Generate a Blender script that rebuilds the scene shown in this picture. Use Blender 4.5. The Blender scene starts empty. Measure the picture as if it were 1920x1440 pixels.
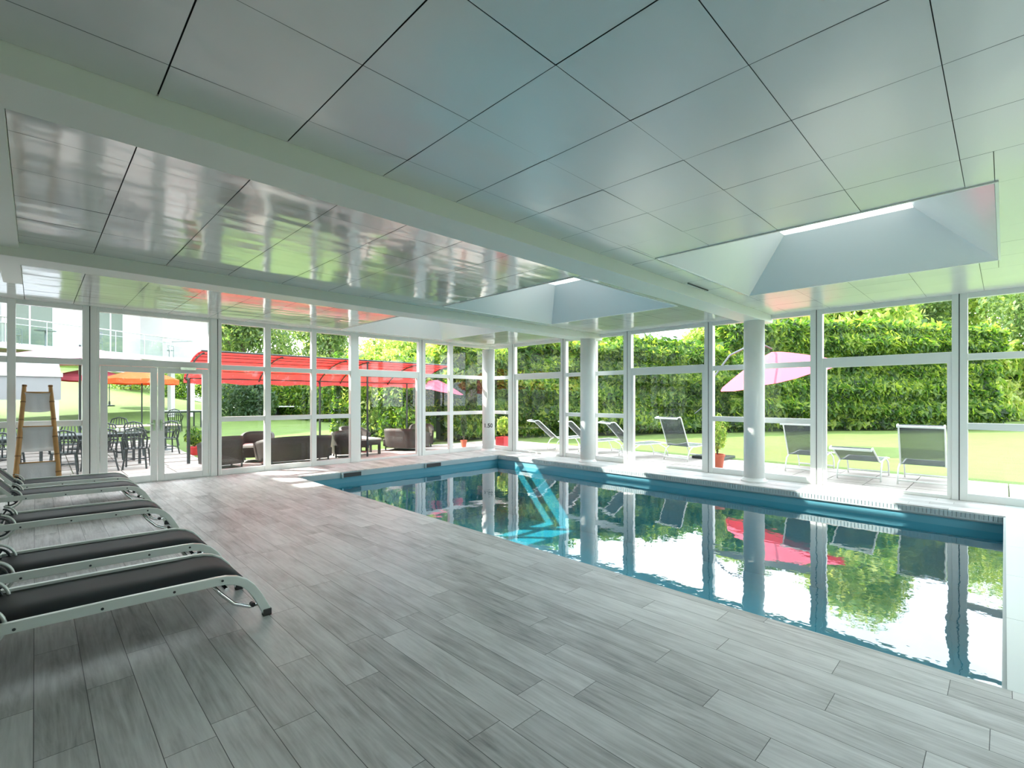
import bpy, math, random
import numpy as np
from mathutils import Vector, Matrix

random.seed(7)
rng = np.random.default_rng(7)
scene = bpy.context.scene
C = scene.collection
PI = math.pi

# ------------------------------------------------------------------ camera, sky, sun, exposure
YAW = 0.79343
cam_data = bpy.data.cameras.new('camera')
cam_data.sensor_width = 36.0
cam_data.lens = 908.76 / 1920 * 36.0
cam_data.shift_y = 27.21 / 1920
cam_data.clip_start = 0.05
cam_data.clip_end = 500
cam = bpy.data.objects.new('camera', cam_data)
cam.location = (0, 0, 1.55)
cam.rotation_euler = (PI / 2, 0, YAW - PI / 2)
C.objects.link(cam)
scene.camera = cam

scene.view_settings.view_transform = 'Standard'
scene.view_settings.look = 'None'
scene.view_settings.gamma = 1
scene.view_settings.use_curve_mapping = False
scene.view_settings.exposure = 1.15

world = bpy.data.worlds.new('sky')
scene.world = world
world.use_nodes = True
wn, wl = world.node_tree.nodes, world.node_tree.links
wn.clear()
w_out = wn.new('ShaderNodeOutputWorld')
w_bg = wn.new('ShaderNodeBackground')
w_tc = wn.new('ShaderNodeTexCoord')
w_map = wn.new('ShaderNodeMapping'); w_map.inputs['Scale'].default_value = (1, 1, 2.6)
w_no = wn.new('ShaderNodeTexNoise'); w_no.inputs['Scale'].default_value = 2.2; w_no.inputs['Detail'].default_value = 6
w_r = wn.new('ShaderNodeValToRGB')
w_r.color_ramp.elements[0].position = 0.42; w_r.color_ramp.elements[0].color = (0.72, 0.83, 0.98, 1)
w_r.color_ramp.elements[1].position = 0.60; w_r.color_ramp.elements[1].color = (1.0, 0.99, 0.97, 1)
wl.new(w_tc.outputs['Generated'], w_map.inputs['Vector'])
wl.new(w_map.outputs[0], w_no.inputs['Vector'])
wl.new(w_no.outputs['Fac'], w_r.inputs['Fac'])
wl.new(w_r.outputs[0], w_bg.inputs['Color'])
w_bg.inputs['Strength'].default_value = 3.0
wl.new(w_bg.outputs[0], w_out.inputs['Surface'])

sun_data = bpy.data.lights.new('sun', 'SUN')
sun_data.energy = 7.5
sun_data.angle = math.radians(0.6)
sun_data.color = (1.0, 0.95, 0.86)
sun = bpy.data.objects.new('sun', sun_data)
sun.rotation_euler = Vector((0.82, -0.93, -1.0)).to_track_quat('-Z', 'Y').to_euler()
C.objects.link(sun)

cy = scene.cycles
cy.use_denoising = True
cy.max_bounces = 10
cy.diffuse_bounces = 6
cy.glossy_bounces = 5
cy.transparent_max_bounces = 24
cy.sample_clamp_indirect = 8
cy.caustics_reflective = False
cy.caustics_refractive = False

# ------------------------------------------------------------------ helpers
class MB:
    def __init__(s): s.v = []; s.f = []; s.mi = []
    def quad(s, *p, m=0):
        n = len(s.v); s.v += [tuple(q) for q in p]; s.f.append(tuple(range(n, n + len(p)))); s.mi.append(m); return s
    def box(s, x0, x1, y0, y1, z0, z1, m=0):
        n = len(s.v)
        s.v += [(x, y, z) for z in (z0, z1) for y in (y0, y1) for x in (x0, x1)]
        for a in ((0,2,3,1),(4,5,7,6),(0,1,5,4),(2,6,7,3),(0,4,6,2),(1,3,7,5)):
            s.f.append(tuple(n + i for i in a)); s.mi.append(m)
        return s
    def bar(s, a, b, w, h, up=(0, 0, 1), m=0):           # box beam from a to b
        a, b = Vector(a), Vector(b); d = (b - a).normalized(); u = Vector(up)
        r = d.cross(u)
        if r.length < 1e-4: r = d.cross(Vector((1, 0, 0)))
        r.normalize(); u = r.cross(d).normalized()
        n = len(s.v)
        for c in (a, b):
            for i, j in ((-1,-1),(1,-1),(1,1),(-1,1)): s.v.append(tuple(c + r * (i * w / 2) + u * (j * h / 2)))
        for q in ((0,1,2,3),(7,6,5,4),(0,4,5,1),(1,5,6,2),(2,6,7,3),(3,7,4,0)):
            s.f.append(tuple(n + i for i in q)); s.mi.append(m)
        return s
    def tube(s, pts, r, n=8, m=0, cap=True, rx=None):     # round tube (or flat oval: rx side radius) along a path
        pts = [Vector(p) for p in pts]; k = len(pts); base = len(s.v)
        rr = r if hasattr(r, '__len__') else [r] * k
        prev = None
        for i, p in enumerate(pts):
            d = (pts[min(i + 1, k - 1)] - pts[max(i - 1, 0)]).normalized()
            if prev is None:
                ref = Vector((0, 0, 1)) if abs(d.z) < .9 else Vector((1, 0, 0))
                x = d.cross(ref).normalized()
            else:
                x = (prev - d * prev.dot(d)).normalized()
            prev = x; y = d.cross(x)
            for j in range(n):
                t = 2 * PI * j / n + PI / n
                s.v.append(tuple(p + x * (math.cos(t) * (rx or rr[i])) + y * (math.sin(t) * rr[i])))
        for i in range(k - 1):
            for j in range(n):
                a = base + i * n + j; b = base + i * n + (j + 1) % n
                s.f.append((a, b, b + n, a + n)); s.mi.append(m)
        if cap:
            s.f.append(tuple(base + j for j in range(n))[::-1]); s.mi.append(m)
            s.f.append(tuple(base + (k - 1) * n + j for j in range(n))); s.mi.append(m)
        return s
    def lathe(s, prof, c=(0, 0, 0), n=20, m=0):
        base = len(s.v); k = len(prof)
        for r, z in prof:
            for j in range(n):
                t = 2 * PI * j / n
                s.v.append((c[0] + r * math.cos(t), c[1] + r * math.sin(t), c[2] + z))
        for i in range(k - 1):
            for j in range(n):
                a = base + i * n + j; b = base + i * n + (j + 1) % n
                s.f.append((a, b, b + n, a + n)); s.mi.append(m)
        s.f.append(tuple(base + j for j in range(n))[::-1]); s.mi.append(m)
        s.f.append(tuple(base + (k - 1) * n + j for j in range(n))); s.mi.append(m)
        return s
    def build(s, name, mats, parent=None, smooth=False, bevel=0, solid=0):
        me = bpy.data.meshes.new(name)
        me.from_pydata(s.v, [], s.f)
        if not isinstance(mats, (list, tuple)): mats = [mats]
        for m in mats: me.materials.append(m)
        if len(mats) > 1: me.polygons.foreach_set('material_index', s.mi)
        if smooth: me.polygons.foreach_set('use_smooth', [True] * len(me.polygons))
        me.update()
        o = bpy.data.objects.new(name, me); C.objects.link(o)
        if parent: o.parent = parent
        if solid:
            md = o.modifiers.new('solid', 'SOLIDIFY'); md.thickness = solid; md.offset = 0
        if bevel:
            md = o.modifiers.new('bevel', 'BEVEL'); md.width = bevel; md.segments = 2; md.limit_method = 'ANGLE'
        return o

def thing(name, label, cat, loc=(0, 0, 0), rz=0, group=None):
    o = bpy.data.objects.new(name, None); C.objects.link(o)
    o.empty_display_size = .1
    o.location = loc; o.rotation_euler = (0, 0, rz)
    return tag(o, label, cat, group)
def tag(o, label, cat, group=None, kind=None):
    o['label'] = label; o['category'] = cat
    if group: o['group'] = group
    if kind: o['kind'] = kind
    return o
def struct(o, label, cat):
    o['kind'] = 'structure'; o['label'] = label; o['category'] = cat; return o
def dup(root, loc, rz, label):
    r = root.copy(); C.objects.link(r); r.location = loc; r.rotation_euler = (0, 0, rz); r['label'] = label
    for ch in [o for o in root.children]:
        c = ch.copy(); C.objects.link(c); c.parent = r
        for g in [o for o in ch.children]:
            d = g.copy(); C.objects.link(d); d.parent = c
    return r

def at(u, dist):                                       # plan point at a bearing and distance from the standpoint
    k = (u - 960) / 908.76
    return ((.70141 + .71276 * k) * dist, (.71276 - .70141 * k) * dist)

# ------------------------------------------------------------------ materials
def mat(name, col, rough=.5, metal=0, spec=.5, bump=None, var=None, coat=0, trans=0):
    m = bpy.data.materials.new(name); m.use_nodes = True
    nt = m.node_tree; b = nt.nodes['Principled BSDF']
    b.inputs['Base Color'].default_value = (*col, 1); b.inputs['Roughness'].default_value = rough
    b.inputs['Metallic'].default_value = metal; b.inputs['Specular IOR Level'].default_value = spec
    b.inputs['Coat Weight'].default_value = coat
    tc = nt.nodes.new('ShaderNodeTexCoord')
    if var:                                            # (scale, strength): noise tint
        n = nt.nodes.new('ShaderNodeTexNoise'); n.inputs['Scale'].default_value = var[0]; n.inputs['Detail'].default_value = 4
        nt.links.new(tc.outputs['Object'], n.inputs['Vector'])
        r = nt.nodes.new('ShaderNodeMapRange'); r.inputs['To Min'].default_value = 1 - var[1]; r.inputs['To Max'].default_value = 1 + var[1]
        nt.links.new(n.outputs['Fac'], r.inputs['Value'])
        mx = nt.nodes.new('ShaderNodeVectorMath'); mx.operation = 'SCALE'; mx.inputs[0].default_value = col
        nt.links.new(r.outputs[0], mx.inputs['Scale']); nt.links.new(mx.outputs[0], b.inputs['Base Color'])
    if bump:                                           # (scale, strength, distance)
        n = nt.nodes.new('ShaderNodeTexNoise'); n.inputs['Scale'].default_value = bump[0]; n.inputs['Detail'].default_value = 2
        nt.links.new(tc.outputs['Object'], n.inputs['Vector'])
        bp = nt.nodes.new('ShaderNodeBump'); bp.inputs['Strength'].default_value = bump[1]; bp.inputs['Distance'].default_value = bump[2]
        nt.links.new(n.outputs['Fac'], bp.inputs['Height']); nt.links.new(bp.outputs[0], b.inputs['Normal'])
    return m

def glass_mat(name, tint, f0, wave=None, power=5.0):
    m = bpy.data.materials.new(name); m.use_nodes = True
    nt = m.node_tree; nt.nodes.clear(); N = nt.nodes.new; L = nt.links.new
    out = N('ShaderNodeOutputMaterial'); mix = N('ShaderNodeMixShader'); tr = N('ShaderNodeBsdfTransparent'); gl = N('ShaderNodeBsdfGlossy')
    tr.inputs['Color'].default_value = (*tint, 1); gl.inputs['Roughness'].default_value = 0.0
    gl.inputs['Color'].default_value = (1, 1, 1, 1)
    ge = N('ShaderNodeNewGeometry'); dt = N('ShaderNodeVectorMath'); dt.operation = 'DOT_PRODUCT'
    L(ge.outputs['Incoming'], dt.inputs[0])
    if wave:
        mp = N('ShaderNodeMapping'); mp.inputs['Scale'].default_value = (1, 1, 1)
        tc = N('ShaderNodeTexCoord'); L(tc.outputs['Object'], mp.inputs['Vector'])
        hs = []
        for sc_, st in wave:
            n = N('ShaderNodeTexNoise'); n.inputs['Scale'].default_value = sc_; n.inputs['Detail'].default_value = 2
            L(mp.outputs[0], n.inputs['Vector'])
            mm = N('ShaderNodeMath'); mm.operation = 'MULTIPLY'; mm.inputs[1].default_value = st; L(n.outputs['Fac'], mm.inputs[0]); hs.append(mm)
        ad = N('ShaderNodeMath'); ad.operation = 'ADD'; L(hs[0].outputs[0], ad.inputs[0]); L(hs[1].outputs[0], ad.inputs[1])
        bp = N('ShaderNodeBump'); bp.inputs['Strength'].default_value = 1; bp.inputs['Distance'].default_value = 1
        L(ad.outputs[0], bp.inputs['Height']); L(bp.outputs[0], gl.inputs['Normal']); L(bp.outputs[0], dt.inputs[1])
    else:
        L(ge.outputs['Normal'], dt.inputs[1])
    ab = N('ShaderNodeMath'); ab.operation = 'ABSOLUTE'; L(dt.outputs['Value'], ab.inputs[0])
    om = N('ShaderNodeMath'); om.operation = 'SUBTRACT'; om.inputs[0].default_value = 1; om.use_clamp = True; L(ab.outputs[0], om.inputs[1])
    pw = N('ShaderNodeMath'); pw.operation = 'POWER'; pw.inputs[1].default_value = power; L(om.outputs[0], pw.inputs[0])
    ma = N('ShaderNodeMath'); ma.operation = 'MULTIPLY_ADD'; ma.inputs[1].default_value = 1 - f0; ma.inputs[2].default_value = f0; ma.use_clamp = True
    L(pw.outputs[0], ma.inputs[0]); L(ma.outputs[0], mix.inputs[0]); L(tr.outputs[0], mix.inputs[1]); L(gl.outputs[0], mix.inputs[2])
    L(mix.outputs[0], out.inputs['Surface'])
    return m

M = {}
M['white'] = mat('white_frame', (.86, .88, .86), .35, spec=.5)
M['frame'] = mat('window_frame_white', (.86, .88, .86), .3)
M['plaster'] = mat('white_plaster', (.87, .88, .87), .6, var=(6, .03))
M['beam'] = mat('beam_cream_paint', (.84, .86, .80), .45)
M['dark_gap'] = mat('dark_gap', (.05, .06, .06), .7)
M['recess'] = mat('skylight_lining', (.82, .83, .82), .25, spec=.6, bump=(3, .1, .02))
M['glass'] = glass_mat('window_glass', (.97, .99, .98), .018)
M['water'] = glass_mat('pool_water', (.36, .82, .87), .03, wave=((1.3, .005), (9, .0006)), power=3.8)
M['pool'] = mat('pool_liner_teal', (.12, .36, .45), .4, var=(1.2, .12))
M['poolband'] = mat('pool_overflow_grey', (.42, .50, .52), .4)
M['rail'] = mat('lounger_rail_satin', (.66, .72, .68), .28, metal=.25)
M['chrome'] = mat('chrome', (.75, .77, .77), .12, metal=1)
M['black'] = mat('black_plastic', (.02, .02, .022), .4)
M['dsteel'] = mat('dark_steel', (.05, .06, .065), .35, metal=.4)
M['bamboo'] = mat('bamboo', (.50, .27, .09), .4, var=(9, .25))
M['node'] = mat('bamboo_node', (.24, .12, .04), .5)
M['towel'] = mat('white_towel', (.80, .82, .84), .9, bump=(60, .5, .01))
M['terra'] = mat('terracotta', (.55, .12, .06), .5)
M['redpot'] = mat('red_planter', (.60, .03, .04), .4)
M['wicker'] = mat('brown_wicker', (.045, .034, .030), .5, bump=(90, .8, .01), var=(40, .35))
M['cushion'] = mat('pale_cushion', (.70, .70, .66), .8)
M['red'] = mat('red_awning_cloth', (.80, .30, .32), .7)
M['orange'] = mat('orange_parasol_cloth', (.85, .20, .05), .7, var=(4, .2))
M['peach'] = mat('peach_parasol_cloth', (.90, .45, .28), .7)
M['pink'] = mat('pink_parasol_cloth', (.62, .13, .20), .7)
M['palepink'] = mat('pale_pink_parasol_cloth', (.62, .34, .44), .7)
M['greycloth'] = mat('grey_awning_cloth', (.36, .37, .38), .8)
M['stone'] = mat('terrace_stone', (.44, .40, .37), .7, var=(1.5, .15), bump=(14, .3, .02))
M['paletile'] = mat('pale_poolside_tile', (.62, .68, .66), .35, var=(.8, .05))
M['grass'] = mat('lawn', (.145, .235, .045), .8, var=(1.6, .22), bump=(60, 1, .05))
M['bark'] = mat('bark', (.16, .12, .09), .8, bump=(12, .8, .03))
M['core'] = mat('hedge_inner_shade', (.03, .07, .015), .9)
M['lead'] = mat('zinc_fascia', (.5, .53, .53), .4, metal=.5)
M['tabletop'] = mat('dark_tabletop', (.12, .14, .15), .25)
M['stonetop'] = mat('beige_stone_tabletop', (.62, .50, .38), .4, var=(12, .15))
M['curtain'] = mat('green_grey_curtain', (.45, .53, .47), .8)
M['facade'] = mat('hotel_render', (.60, .60, .59), .7, var=(2, .04))
M['shade'] = mat('window_curtain_green_grey', (.16, .20, .17), .5)
M['balcony_furniture'] = mat('pale_steel_furniture', (.22, .25, .27), .5)
M['balcony_rail'] = mat('balcony_rail_grey', (.5, .54, .55), .4)
M['ink'] = mat('black_ink', (.02, .02, .02), .5)

def cloth_translucent(m, col, amt=.45):
    nt = m.node_tree; b = nt.nodes['Principled BSDF']; out = [n for n in nt.nodes if n.type == 'OUTPUT_MATERIAL'][0]
    t = nt.nodes.new('ShaderNodeBsdfTranslucent'); t.inputs['Color'].default_value = (*col, 1)
    mx = nt.nodes.new('ShaderNodeMixShader'); mx.inputs[0].default_value = amt
    nt.links.new(b.outputs[0], mx.inputs[1]); nt.links.new(t.outputs[0], mx.inputs[2]); nt.links.new(mx.outputs[0], out.inputs['Surface'])
cloth_translucent(M['red'], (.95, .06, .07)); cloth_translucent(M['orange'], (.95, .25, .06)); cloth_translucent(M['pink'], (.95, .15, .25))
cloth_translucent(M['palepink'], (.5, .12, .10), .35); cloth_translucent(M['peach'], (.95, .5, .3)); cloth_translucent(M['greycloth'], (.4, .4, .4), .2); cloth_translucent(M['towel'], (.85, .85, .85), .5)

# fine sling mesh: woven cloth with small see-through holes
def sling_mat(name, col, open_=.0):
    m = mat(name, col, .6, spec=.25, bump=(300, .3, .002), var=(2, .08)); nt = m.node_tree
    if open_:
        b = nt.nodes['Principled BSDF']; out = [n for n in nt.nodes if n.type == 'OUTPUT_MATERIAL'][0]
        t = nt.nodes.new('ShaderNodeBsdfTransparent'); mx = nt.nodes.new('ShaderNodeMixShader'); mx.inputs[0].default_value = open_
        nt.links.new(b.outputs[0], mx.inputs[1]); nt.links.new(t.outputs[0], mx.inputs[2]); nt.links.new(mx.outputs[0], out.inputs['Surface'])
    return m
M['sling'] = sling_mat('charcoal_sling', (.018, .024, .028))
M['sling_out'] = sling_mat('grey_mesh_sling', (.13, .15, .16), .42)

def leaf_mat(name, stops, trans=(.35, .55, .08)):
    m = bpy.data.materials.new(name); m.use_nodes = True; nt = m.node_tree
    b = nt.nodes['Principled BSDF']; b.inputs['Roughness'].default_value = .45
    out = [n for n in nt.nodes if n.type == 'OUTPUT_MATERIAL'][0]
    g = nt.nodes.new('ShaderNodeNewGeometry'); tc = nt.nodes.new('ShaderNodeTexCoord')
    n = nt.nodes.new('ShaderNodeTexNoise'); n.inputs['Scale'].default_value = .9; n.inputs['Detail'].default_value = 3
    nt.links.new(tc.outputs['Object'], n.inputs['Vector'])
    a = nt.nodes.new('ShaderNodeMath'); a.operation = 'MULTIPLY_ADD'; a.inputs[1].default_value = .45
    nt.links.new(g.outputs['Random Per Island'], a.inputs[0])
    k = nt.nodes.new('ShaderNodeMath'); k.operation = 'MULTIPLY'; k.inputs[1].default_value = .62; nt.links.new(n.outputs['Fac'], k.inputs[0])
    nt.links.new(k.outputs[0], a.inputs[2])
    r = nt.nodes.new('ShaderNodeValToRGB'); nt.links.new(a.outputs[0], r.inputs['Fac'])
    while len(r.color_ramp.elements) < len(stops): r.color_ramp.elements.new(.5)
    for e, (p, c) in zip(r.color_ramp.elements, stops): e.position = p; e.color = (*c, 1)
    nt.links.new(r.outputs[0], b.inputs['Base Color'])
    t = nt.nodes.new('ShaderNodeBsdfTranslucent'); mx = nt.nodes.new('ShaderNodeMixShader'); mx.inputs[0].default_value = .6
    vm = nt.nodes.new('ShaderNodeVectorMath'); vm.operation = 'MULTIPLY'; vm.inputs[1].default_value = (1.9, 1.75, .9)
    nt.links.new(r.outputs[0], vm.inputs[0]); nt.links.new(vm.outputs[0], t.inputs['Color'])
    nt.links.new(b.outputs[0], mx.inputs[1]); nt.links.new(t.outputs[0], mx.inputs[2]); nt.links.new(mx.outputs[0], out.inputs['Surface'])
    return m
M['laurel'] = leaf_mat('laurel_leaf', [(.28, (.009, .036, .007)), (.5, (.065, .165, .02)), (.76, (.28, .37, .07))])
M['tree'] = leaf_mat('tree_leaf', [(.2, (.05, .11, .04)), (.5, (.11, .19, .07)), (.8, (.26, .33, .15))])
M['lime'] = leaf_mat('lime_leaf', [(.25, (.08, .18, .03)), (.5, (.22, .34, .07)), (.75, (.48, .52, .22))])
M['spruce'] = leaf_mat('dark_shrub_leaf', [(.2, (.03, .07, .04)), (.5, (.06, .12, .07)), (.8, (.14, .21, .13))])

# ceiling metal tiles
def tile_mat(name, rough, metal):
    m = mat(name, (.77, .775, .765), rough, metal=metal, spec=.8)
    nt = m.node_tree; b = nt.nodes['Principled BSDF']; N = nt.nodes.new; L = nt.links.new
    tc = N('ShaderNodeTexCoord'); mp = N('ShaderNodeMapping'); mp.inputs['Scale'].default_value = (.6, 2.2, 1)
    L(tc.outputs['Object'], mp.inputs['Vector'])
    n = N('ShaderNodeTexNoise'); n.inputs['Scale'].default_value = 2.0; n.inputs['Detail'].default_value = 1
    L(mp.outputs[0], n.inputs['Vector'])
    bp = N('ShaderNodeBump'); bp.inputs['Strength'].default_value = 1; bp.inputs['Distance'].default_value = .006
    L(n.outputs['Fac'], bp.inputs['Height']); L(bp.outputs[0], b.inputs['Normal'])
    return m
M['tile'] = tile_mat('glossy_metal_ceiling_tile', .11, .24)
M['tile_satin'] = tile_mat('satin_metal_ceiling_tile', .27, .2)

# wood-look porcelain planks, long side along y
def plank_mat():
    m = bpy.data.materials.new('grey_wood_plank_tile'); m.use_nodes = True
    nt = m.node_tree; b = nt.nodes['Principled BSDF']; N = nt.nodes.new; L = nt.links.new
    def math_(op, a, b_=None, c=None):
        n = N('ShaderNodeMath'); n.operation = op
        for i, v in enumerate((a, b_, c)):
            if v is None: continue
            if isinstance(v, (int, float)): n.inputs[i].default_value = v
            else: L(v, n.inputs[i])
        return n.outputs[0]
    tc = N('ShaderNodeTexCoord'); sp = N('ShaderNodeSeparateXYZ'); L(tc.outputs['Object'], sp.inputs[0])
    W, LEN = .2, 1.2
    px = math_('DIVIDE', math_('ADD', sp.outputs['X'], .005), W)
    ix = math_('FLOOR', px); fx = math_('FRACT', px)
    wn1 = N('ShaderNodeTexWhiteNoise'); wn1.noise_dimensions = '1D'; L(ix, wn1.inputs['W'])
    py = math_('ADD', math_('DIVIDE', sp.outputs['Y'], LEN), wn1.outputs['Value'])
    iy = math_('FLOOR', py); fy = math_('FRACT', py)
    cb = N('ShaderNodeCombineXYZ'); L(ix, cb.inputs[0]); L(iy, cb.inputs[1])
    wn2 = N('ShaderNodeTexWhiteNoise'); wn2.noise_dimensions = '2D'; L(cb.outputs[0], wn2.inputs['Vector'])
    # grain
    off = N('ShaderNodeVectorMath'); off.operation = 'SCALE'; L(wn2.outputs['Color'], off.inputs[0]); off.inputs['Scale'].default_value = 37
    ad = N('ShaderNodeVectorMath'); ad.operation = 'ADD'; L(tc.outputs['Object'], ad.inputs[0]); L(off.outputs[0], ad.inputs[1])
    mp = N('ShaderNodeMapping'); mp.inputs['Scale'].default_value = (9, 1.1, 1); L(ad.outputs[0], mp.inputs['Vector'])
    g1 = N('ShaderNodeTexNoise'); g1.inputs['Scale'].default_value = 1.3; g1.inputs['Detail'].default_value = 7; g1.inputs['Roughness'].default_value = .62; g1.inputs['Distortion'].default_value = 1.3
    L(mp.outputs[0], g1.inputs['Vector'])
    mp2 = N('ShaderNodeMapping'); mp2.inputs['Scale'].default_value = (70, 3.0, 1); L(ad.outputs[0], mp2.inputs['Vector'])
    g2 = N('ShaderNodeTexNoise'); g2.inputs['Scale'].default_value = 1; g2.inputs['Detail'].default_value = 3; L(mp2.outputs[0], g2.inputs['Vector'])
    mp3 = N('ShaderNodeMapping'); mp3.inputs['Scale'].default_value = (3.0, 1.7, 1); L(ad.outputs[0], mp3.inputs['Vector'])
    g3 = N('ShaderNodeTexNoise'); g3.inputs['Scale'].default_value = 1.2; g3.inputs['Detail'].default_value = 4; L(mp3.outputs[0], g3.inputs['Vector'])
    f = math_('ADD', math_('MULTIPLY', g1.outputs['Fac'], .66), math_('MULTIPLY', g2.outputs['Fac'], .34))
    f = math_('ADD', f, math_('MULTIPLY', math_('SUBTRACT', wn2.outputs['Value'], .5), .20))
    f = math_('ADD', f, math_('MULTIPLY', math_('SUBTRACT', g3.outputs['Fac'], .5), .45))
    r = N('ShaderNodeValToRGB'); L(f, r.inputs['Fac'])
    el = r.color_ramp.elements
    el[0].position = .20; el[0].color = (.20, .195, .19, 1)
    el[1].position = .80; el[1].color = (.80, .80, .78, 1)
    e = el.new(.42); e.color = (.48, .475, .46, 1)
    e = el.new(.60); e.color = (.66, .655, .64, 1)
    # joints
    jx = math_('MINIMUM', fx, math_('SUBTRACT', 1, fx)); jx = math_('MULTIPLY', jx, W)
    jy = math_('MINIMUM', fy, math_('SUBTRACT', 1, fy)); jy = math_('MULTIPLY', jy, LEN)
    j = math_('MINIMUM', jx, jy); jm = math_('LESS_THAN', j, .0016)
    mx = N('ShaderNodeMix'); mx.data_type = 'RGBA'; L(jm, mx.inputs['Factor']); L(r.outputs[0], mx.inputs['A']); mx.inputs['B'].default_value = (.07, .07, .07, 1)
    L(mx.outputs['Result'], b.inputs['Base Color'])
    b.inputs['Roughness'].default_value = .40; b.inputs['Specular IOR Level'].default_value = .6
    hb = math_('ADD', math_('MULTIPLY', f, .6), math_('MULTIPLY', jm, -1.0))
    bp = N('ShaderNodeBump'); bp.inputs['Strength'].default_value = .5; bp.inputs['Distance'].default_value = .002
    L(hb, bp.inputs['Height']); L(bp.outputs[0], b.inputs['Normal'])
    return m
M['plank'] = plank_mat()

# ------------------------------------------------------------------ room dimensions
XW, YB, ZC = 10.1, 11.15, 3.15
XL, YF = -3.2, -3.0
PX0, PX1, PY0, PY1 = 3.69, 9.1, -.01, 9.8
SKY = [(5.05, 7.88, .05, 2.77), (5.05, 7.88, 3.97, 6.80), (5.05, 7.88, 8.12, 10.72)]
BEAMS = [(-.85, -.48), (3.14, 3.51), (7.09, 7.50)]

# floor
b = MB()
b.box(XL, PX0, YF, YB + .06, -.12, 0)
b.box(PX0, PX1, PY1, YB + .06, -.12, 0)
b.box(PX1, XW + .06, PY0, YB + .06, -.12, 0)
struct(b.build('floor', M['plank']), 'grey wood-look plank floor around the pool', 'floor')
b = MB()
y = PY0
for i, (xa, xb) in enumerate([(PX0, 4.9), (4.9, 6.1), (6.1, 7.3), (7.3, 8.5), (8.5, XW + .06)]):
    for j in range(5):
        b.box(xa + .002, xb - .002, PY0 - .6 * (j + 1) + .002, PY0 - .6 * j - .002 * (j > 0), -.12, 0)
struct(b.build('floor_pale_tiles', M['paletile']), 'pale smooth tiles at the near end of the pool', 'floor')

# pool
pool = thing('swimming_pool', 'rectangular indoor swimming pool with teal lining along the glass wall', 'swimming pool', ((PX0 + PX1) / 2, (PY0 + PY1) / 2, 0))
ox, oy = (PX0 + PX1) / 2, (PY0 + PY1) / 2
def P(x, y, z): return (x - ox, y - oy, z)
ZB = -1.55
b = MB()
b.quad(P(PX0, PY0, ZB), P(PX1, PY0, ZB), P(PX1, PY1, ZB), P(PX0, PY1, ZB))
b.quad(P(PX0, PY0, -.12), P(PX0, PY0, ZB), P(PX0, PY1, ZB), P(PX0, PY1, -.12))
b.quad(P(PX1, PY0, -.12), P(PX1, PY1, -.12), P(PX1, PY1, ZB), P(PX1, PY0, ZB))
b.quad(P(PX0, PY1, -.12), P(PX0, PY1, ZB), P(PX1, PY1, ZB), P(PX1, PY1, -.12))
b.quad(P(PX0, PY0, -.12), P(PX1, PY0, -.12), P(PX1, PY0, ZB), P(PX0, PY0, ZB))
# steps down from the back corner
for k in range(3):
    z = -.50 - .28 * k
    b.box(PX0 + .01 - ox, PX0 + .45 + .35 * k - ox, 7.6 - .3 * k - oy, PY1 - .01 - oy, ZB, z)
b.build('basin', M['pool'], pool)
b = MB()
b.box(PX0 - ox, PX0 + .02 - ox, PY0 - oy, PY1 - oy, -.12, -.012)
b.box(PX0 - ox, PX1 - ox, PY1 - .02 - oy, PY1 - oy, -.12, -.012)
b.box(PX0 - ox, PX1 - ox, PY0 - oy, PY0 + .02 - oy, -.12, -.012)
b.build('edge_band', M['poolband'], pool)
b = MB()                                               # ribbed overflow grating along the glass side
b.box(PX1 - .012 - ox, PX1 - ox, PY0 - oy, PY1 - oy, -.12, -.015)
k = PY0 + .03
while k < PY1 - .03:
    b.box(PX1 - .024 - ox, PX1 - .012 - ox, k - oy, k + .036 - oy, -.085, -.015); k += .045
b.box(PX1 - .03 - ox, PX1 - .012 - ox, PY0 + .02 - oy, PY1 - .02 - oy, -.10, -.085)
b.build('overflow_grating', M['poolband'], pool)
for (xa, xb) in ((4.62, 5.02), (6.70, 7.13)):
    o = MB().box(xa - ox, xb - ox, PY1 - .06 - oy, PY1 - .021 - oy, -.11, -.03).build('skimmer_mouth', M['black'], pool)
    o['label'] = 'black skimmer opening'
    MB().box(xa - .03 - ox, xa - ox, PY1 - .065 - oy, PY1 - .02 - oy, -.125, -.015).build('skimmer_trim', M['poolband'], pool)
wt = MB().quad((PX0, PY0, 0), (PX1, PY0, 0), (PX1, PY1, 0), (PX0, PY1, 0)).build('pool_water', M['water'])
wt.location = (0, 0, -.235)
tag(wt, 'still teal water filling the indoor pool, mirroring the windows', 'water', kind='stuff')

# roof slab with openings, and glossy metal ceiling tiles
def rects_minus(x0, x1, y0, y1, holes):
    out = [(x0, x1, y0, y1)]
    for hx0, hx1, hy0, hy1 in holes:
        nxt = []
        for a, c, d, e in out:
            if hx0 >= c - 1e-6 or hx1 <= a + 1e-6 or hy0 >= e - 1e-6 or hy1 <= d + 1e-6: nxt.append((a, c, d, e)); continue
            if d < hy0: nxt.append((a, c, d, hy0))
            if e > hy1: nxt.append((a, c, hy1, e))
            m0, m1 = max(d, hy0), min(e, hy1)
            if a < hx0: nxt.append((a, hx0, m0, m1))
            if c > hx1: nxt.append((hx1, c, m0, m1))
        out = nxt
    return [r for r in out if r[1] - r[0] > .01 and r[3] - r[2] > .01]
b = MB()
for r in rects_minus(XL - .1, XW + .32, YF - .1, YB + .35, SKY): b.box(*r, 3.19, 3.42)
struct(b.build('roof', M['lead']), 'flat roof slab above the pool hall', 'roof')

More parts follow.
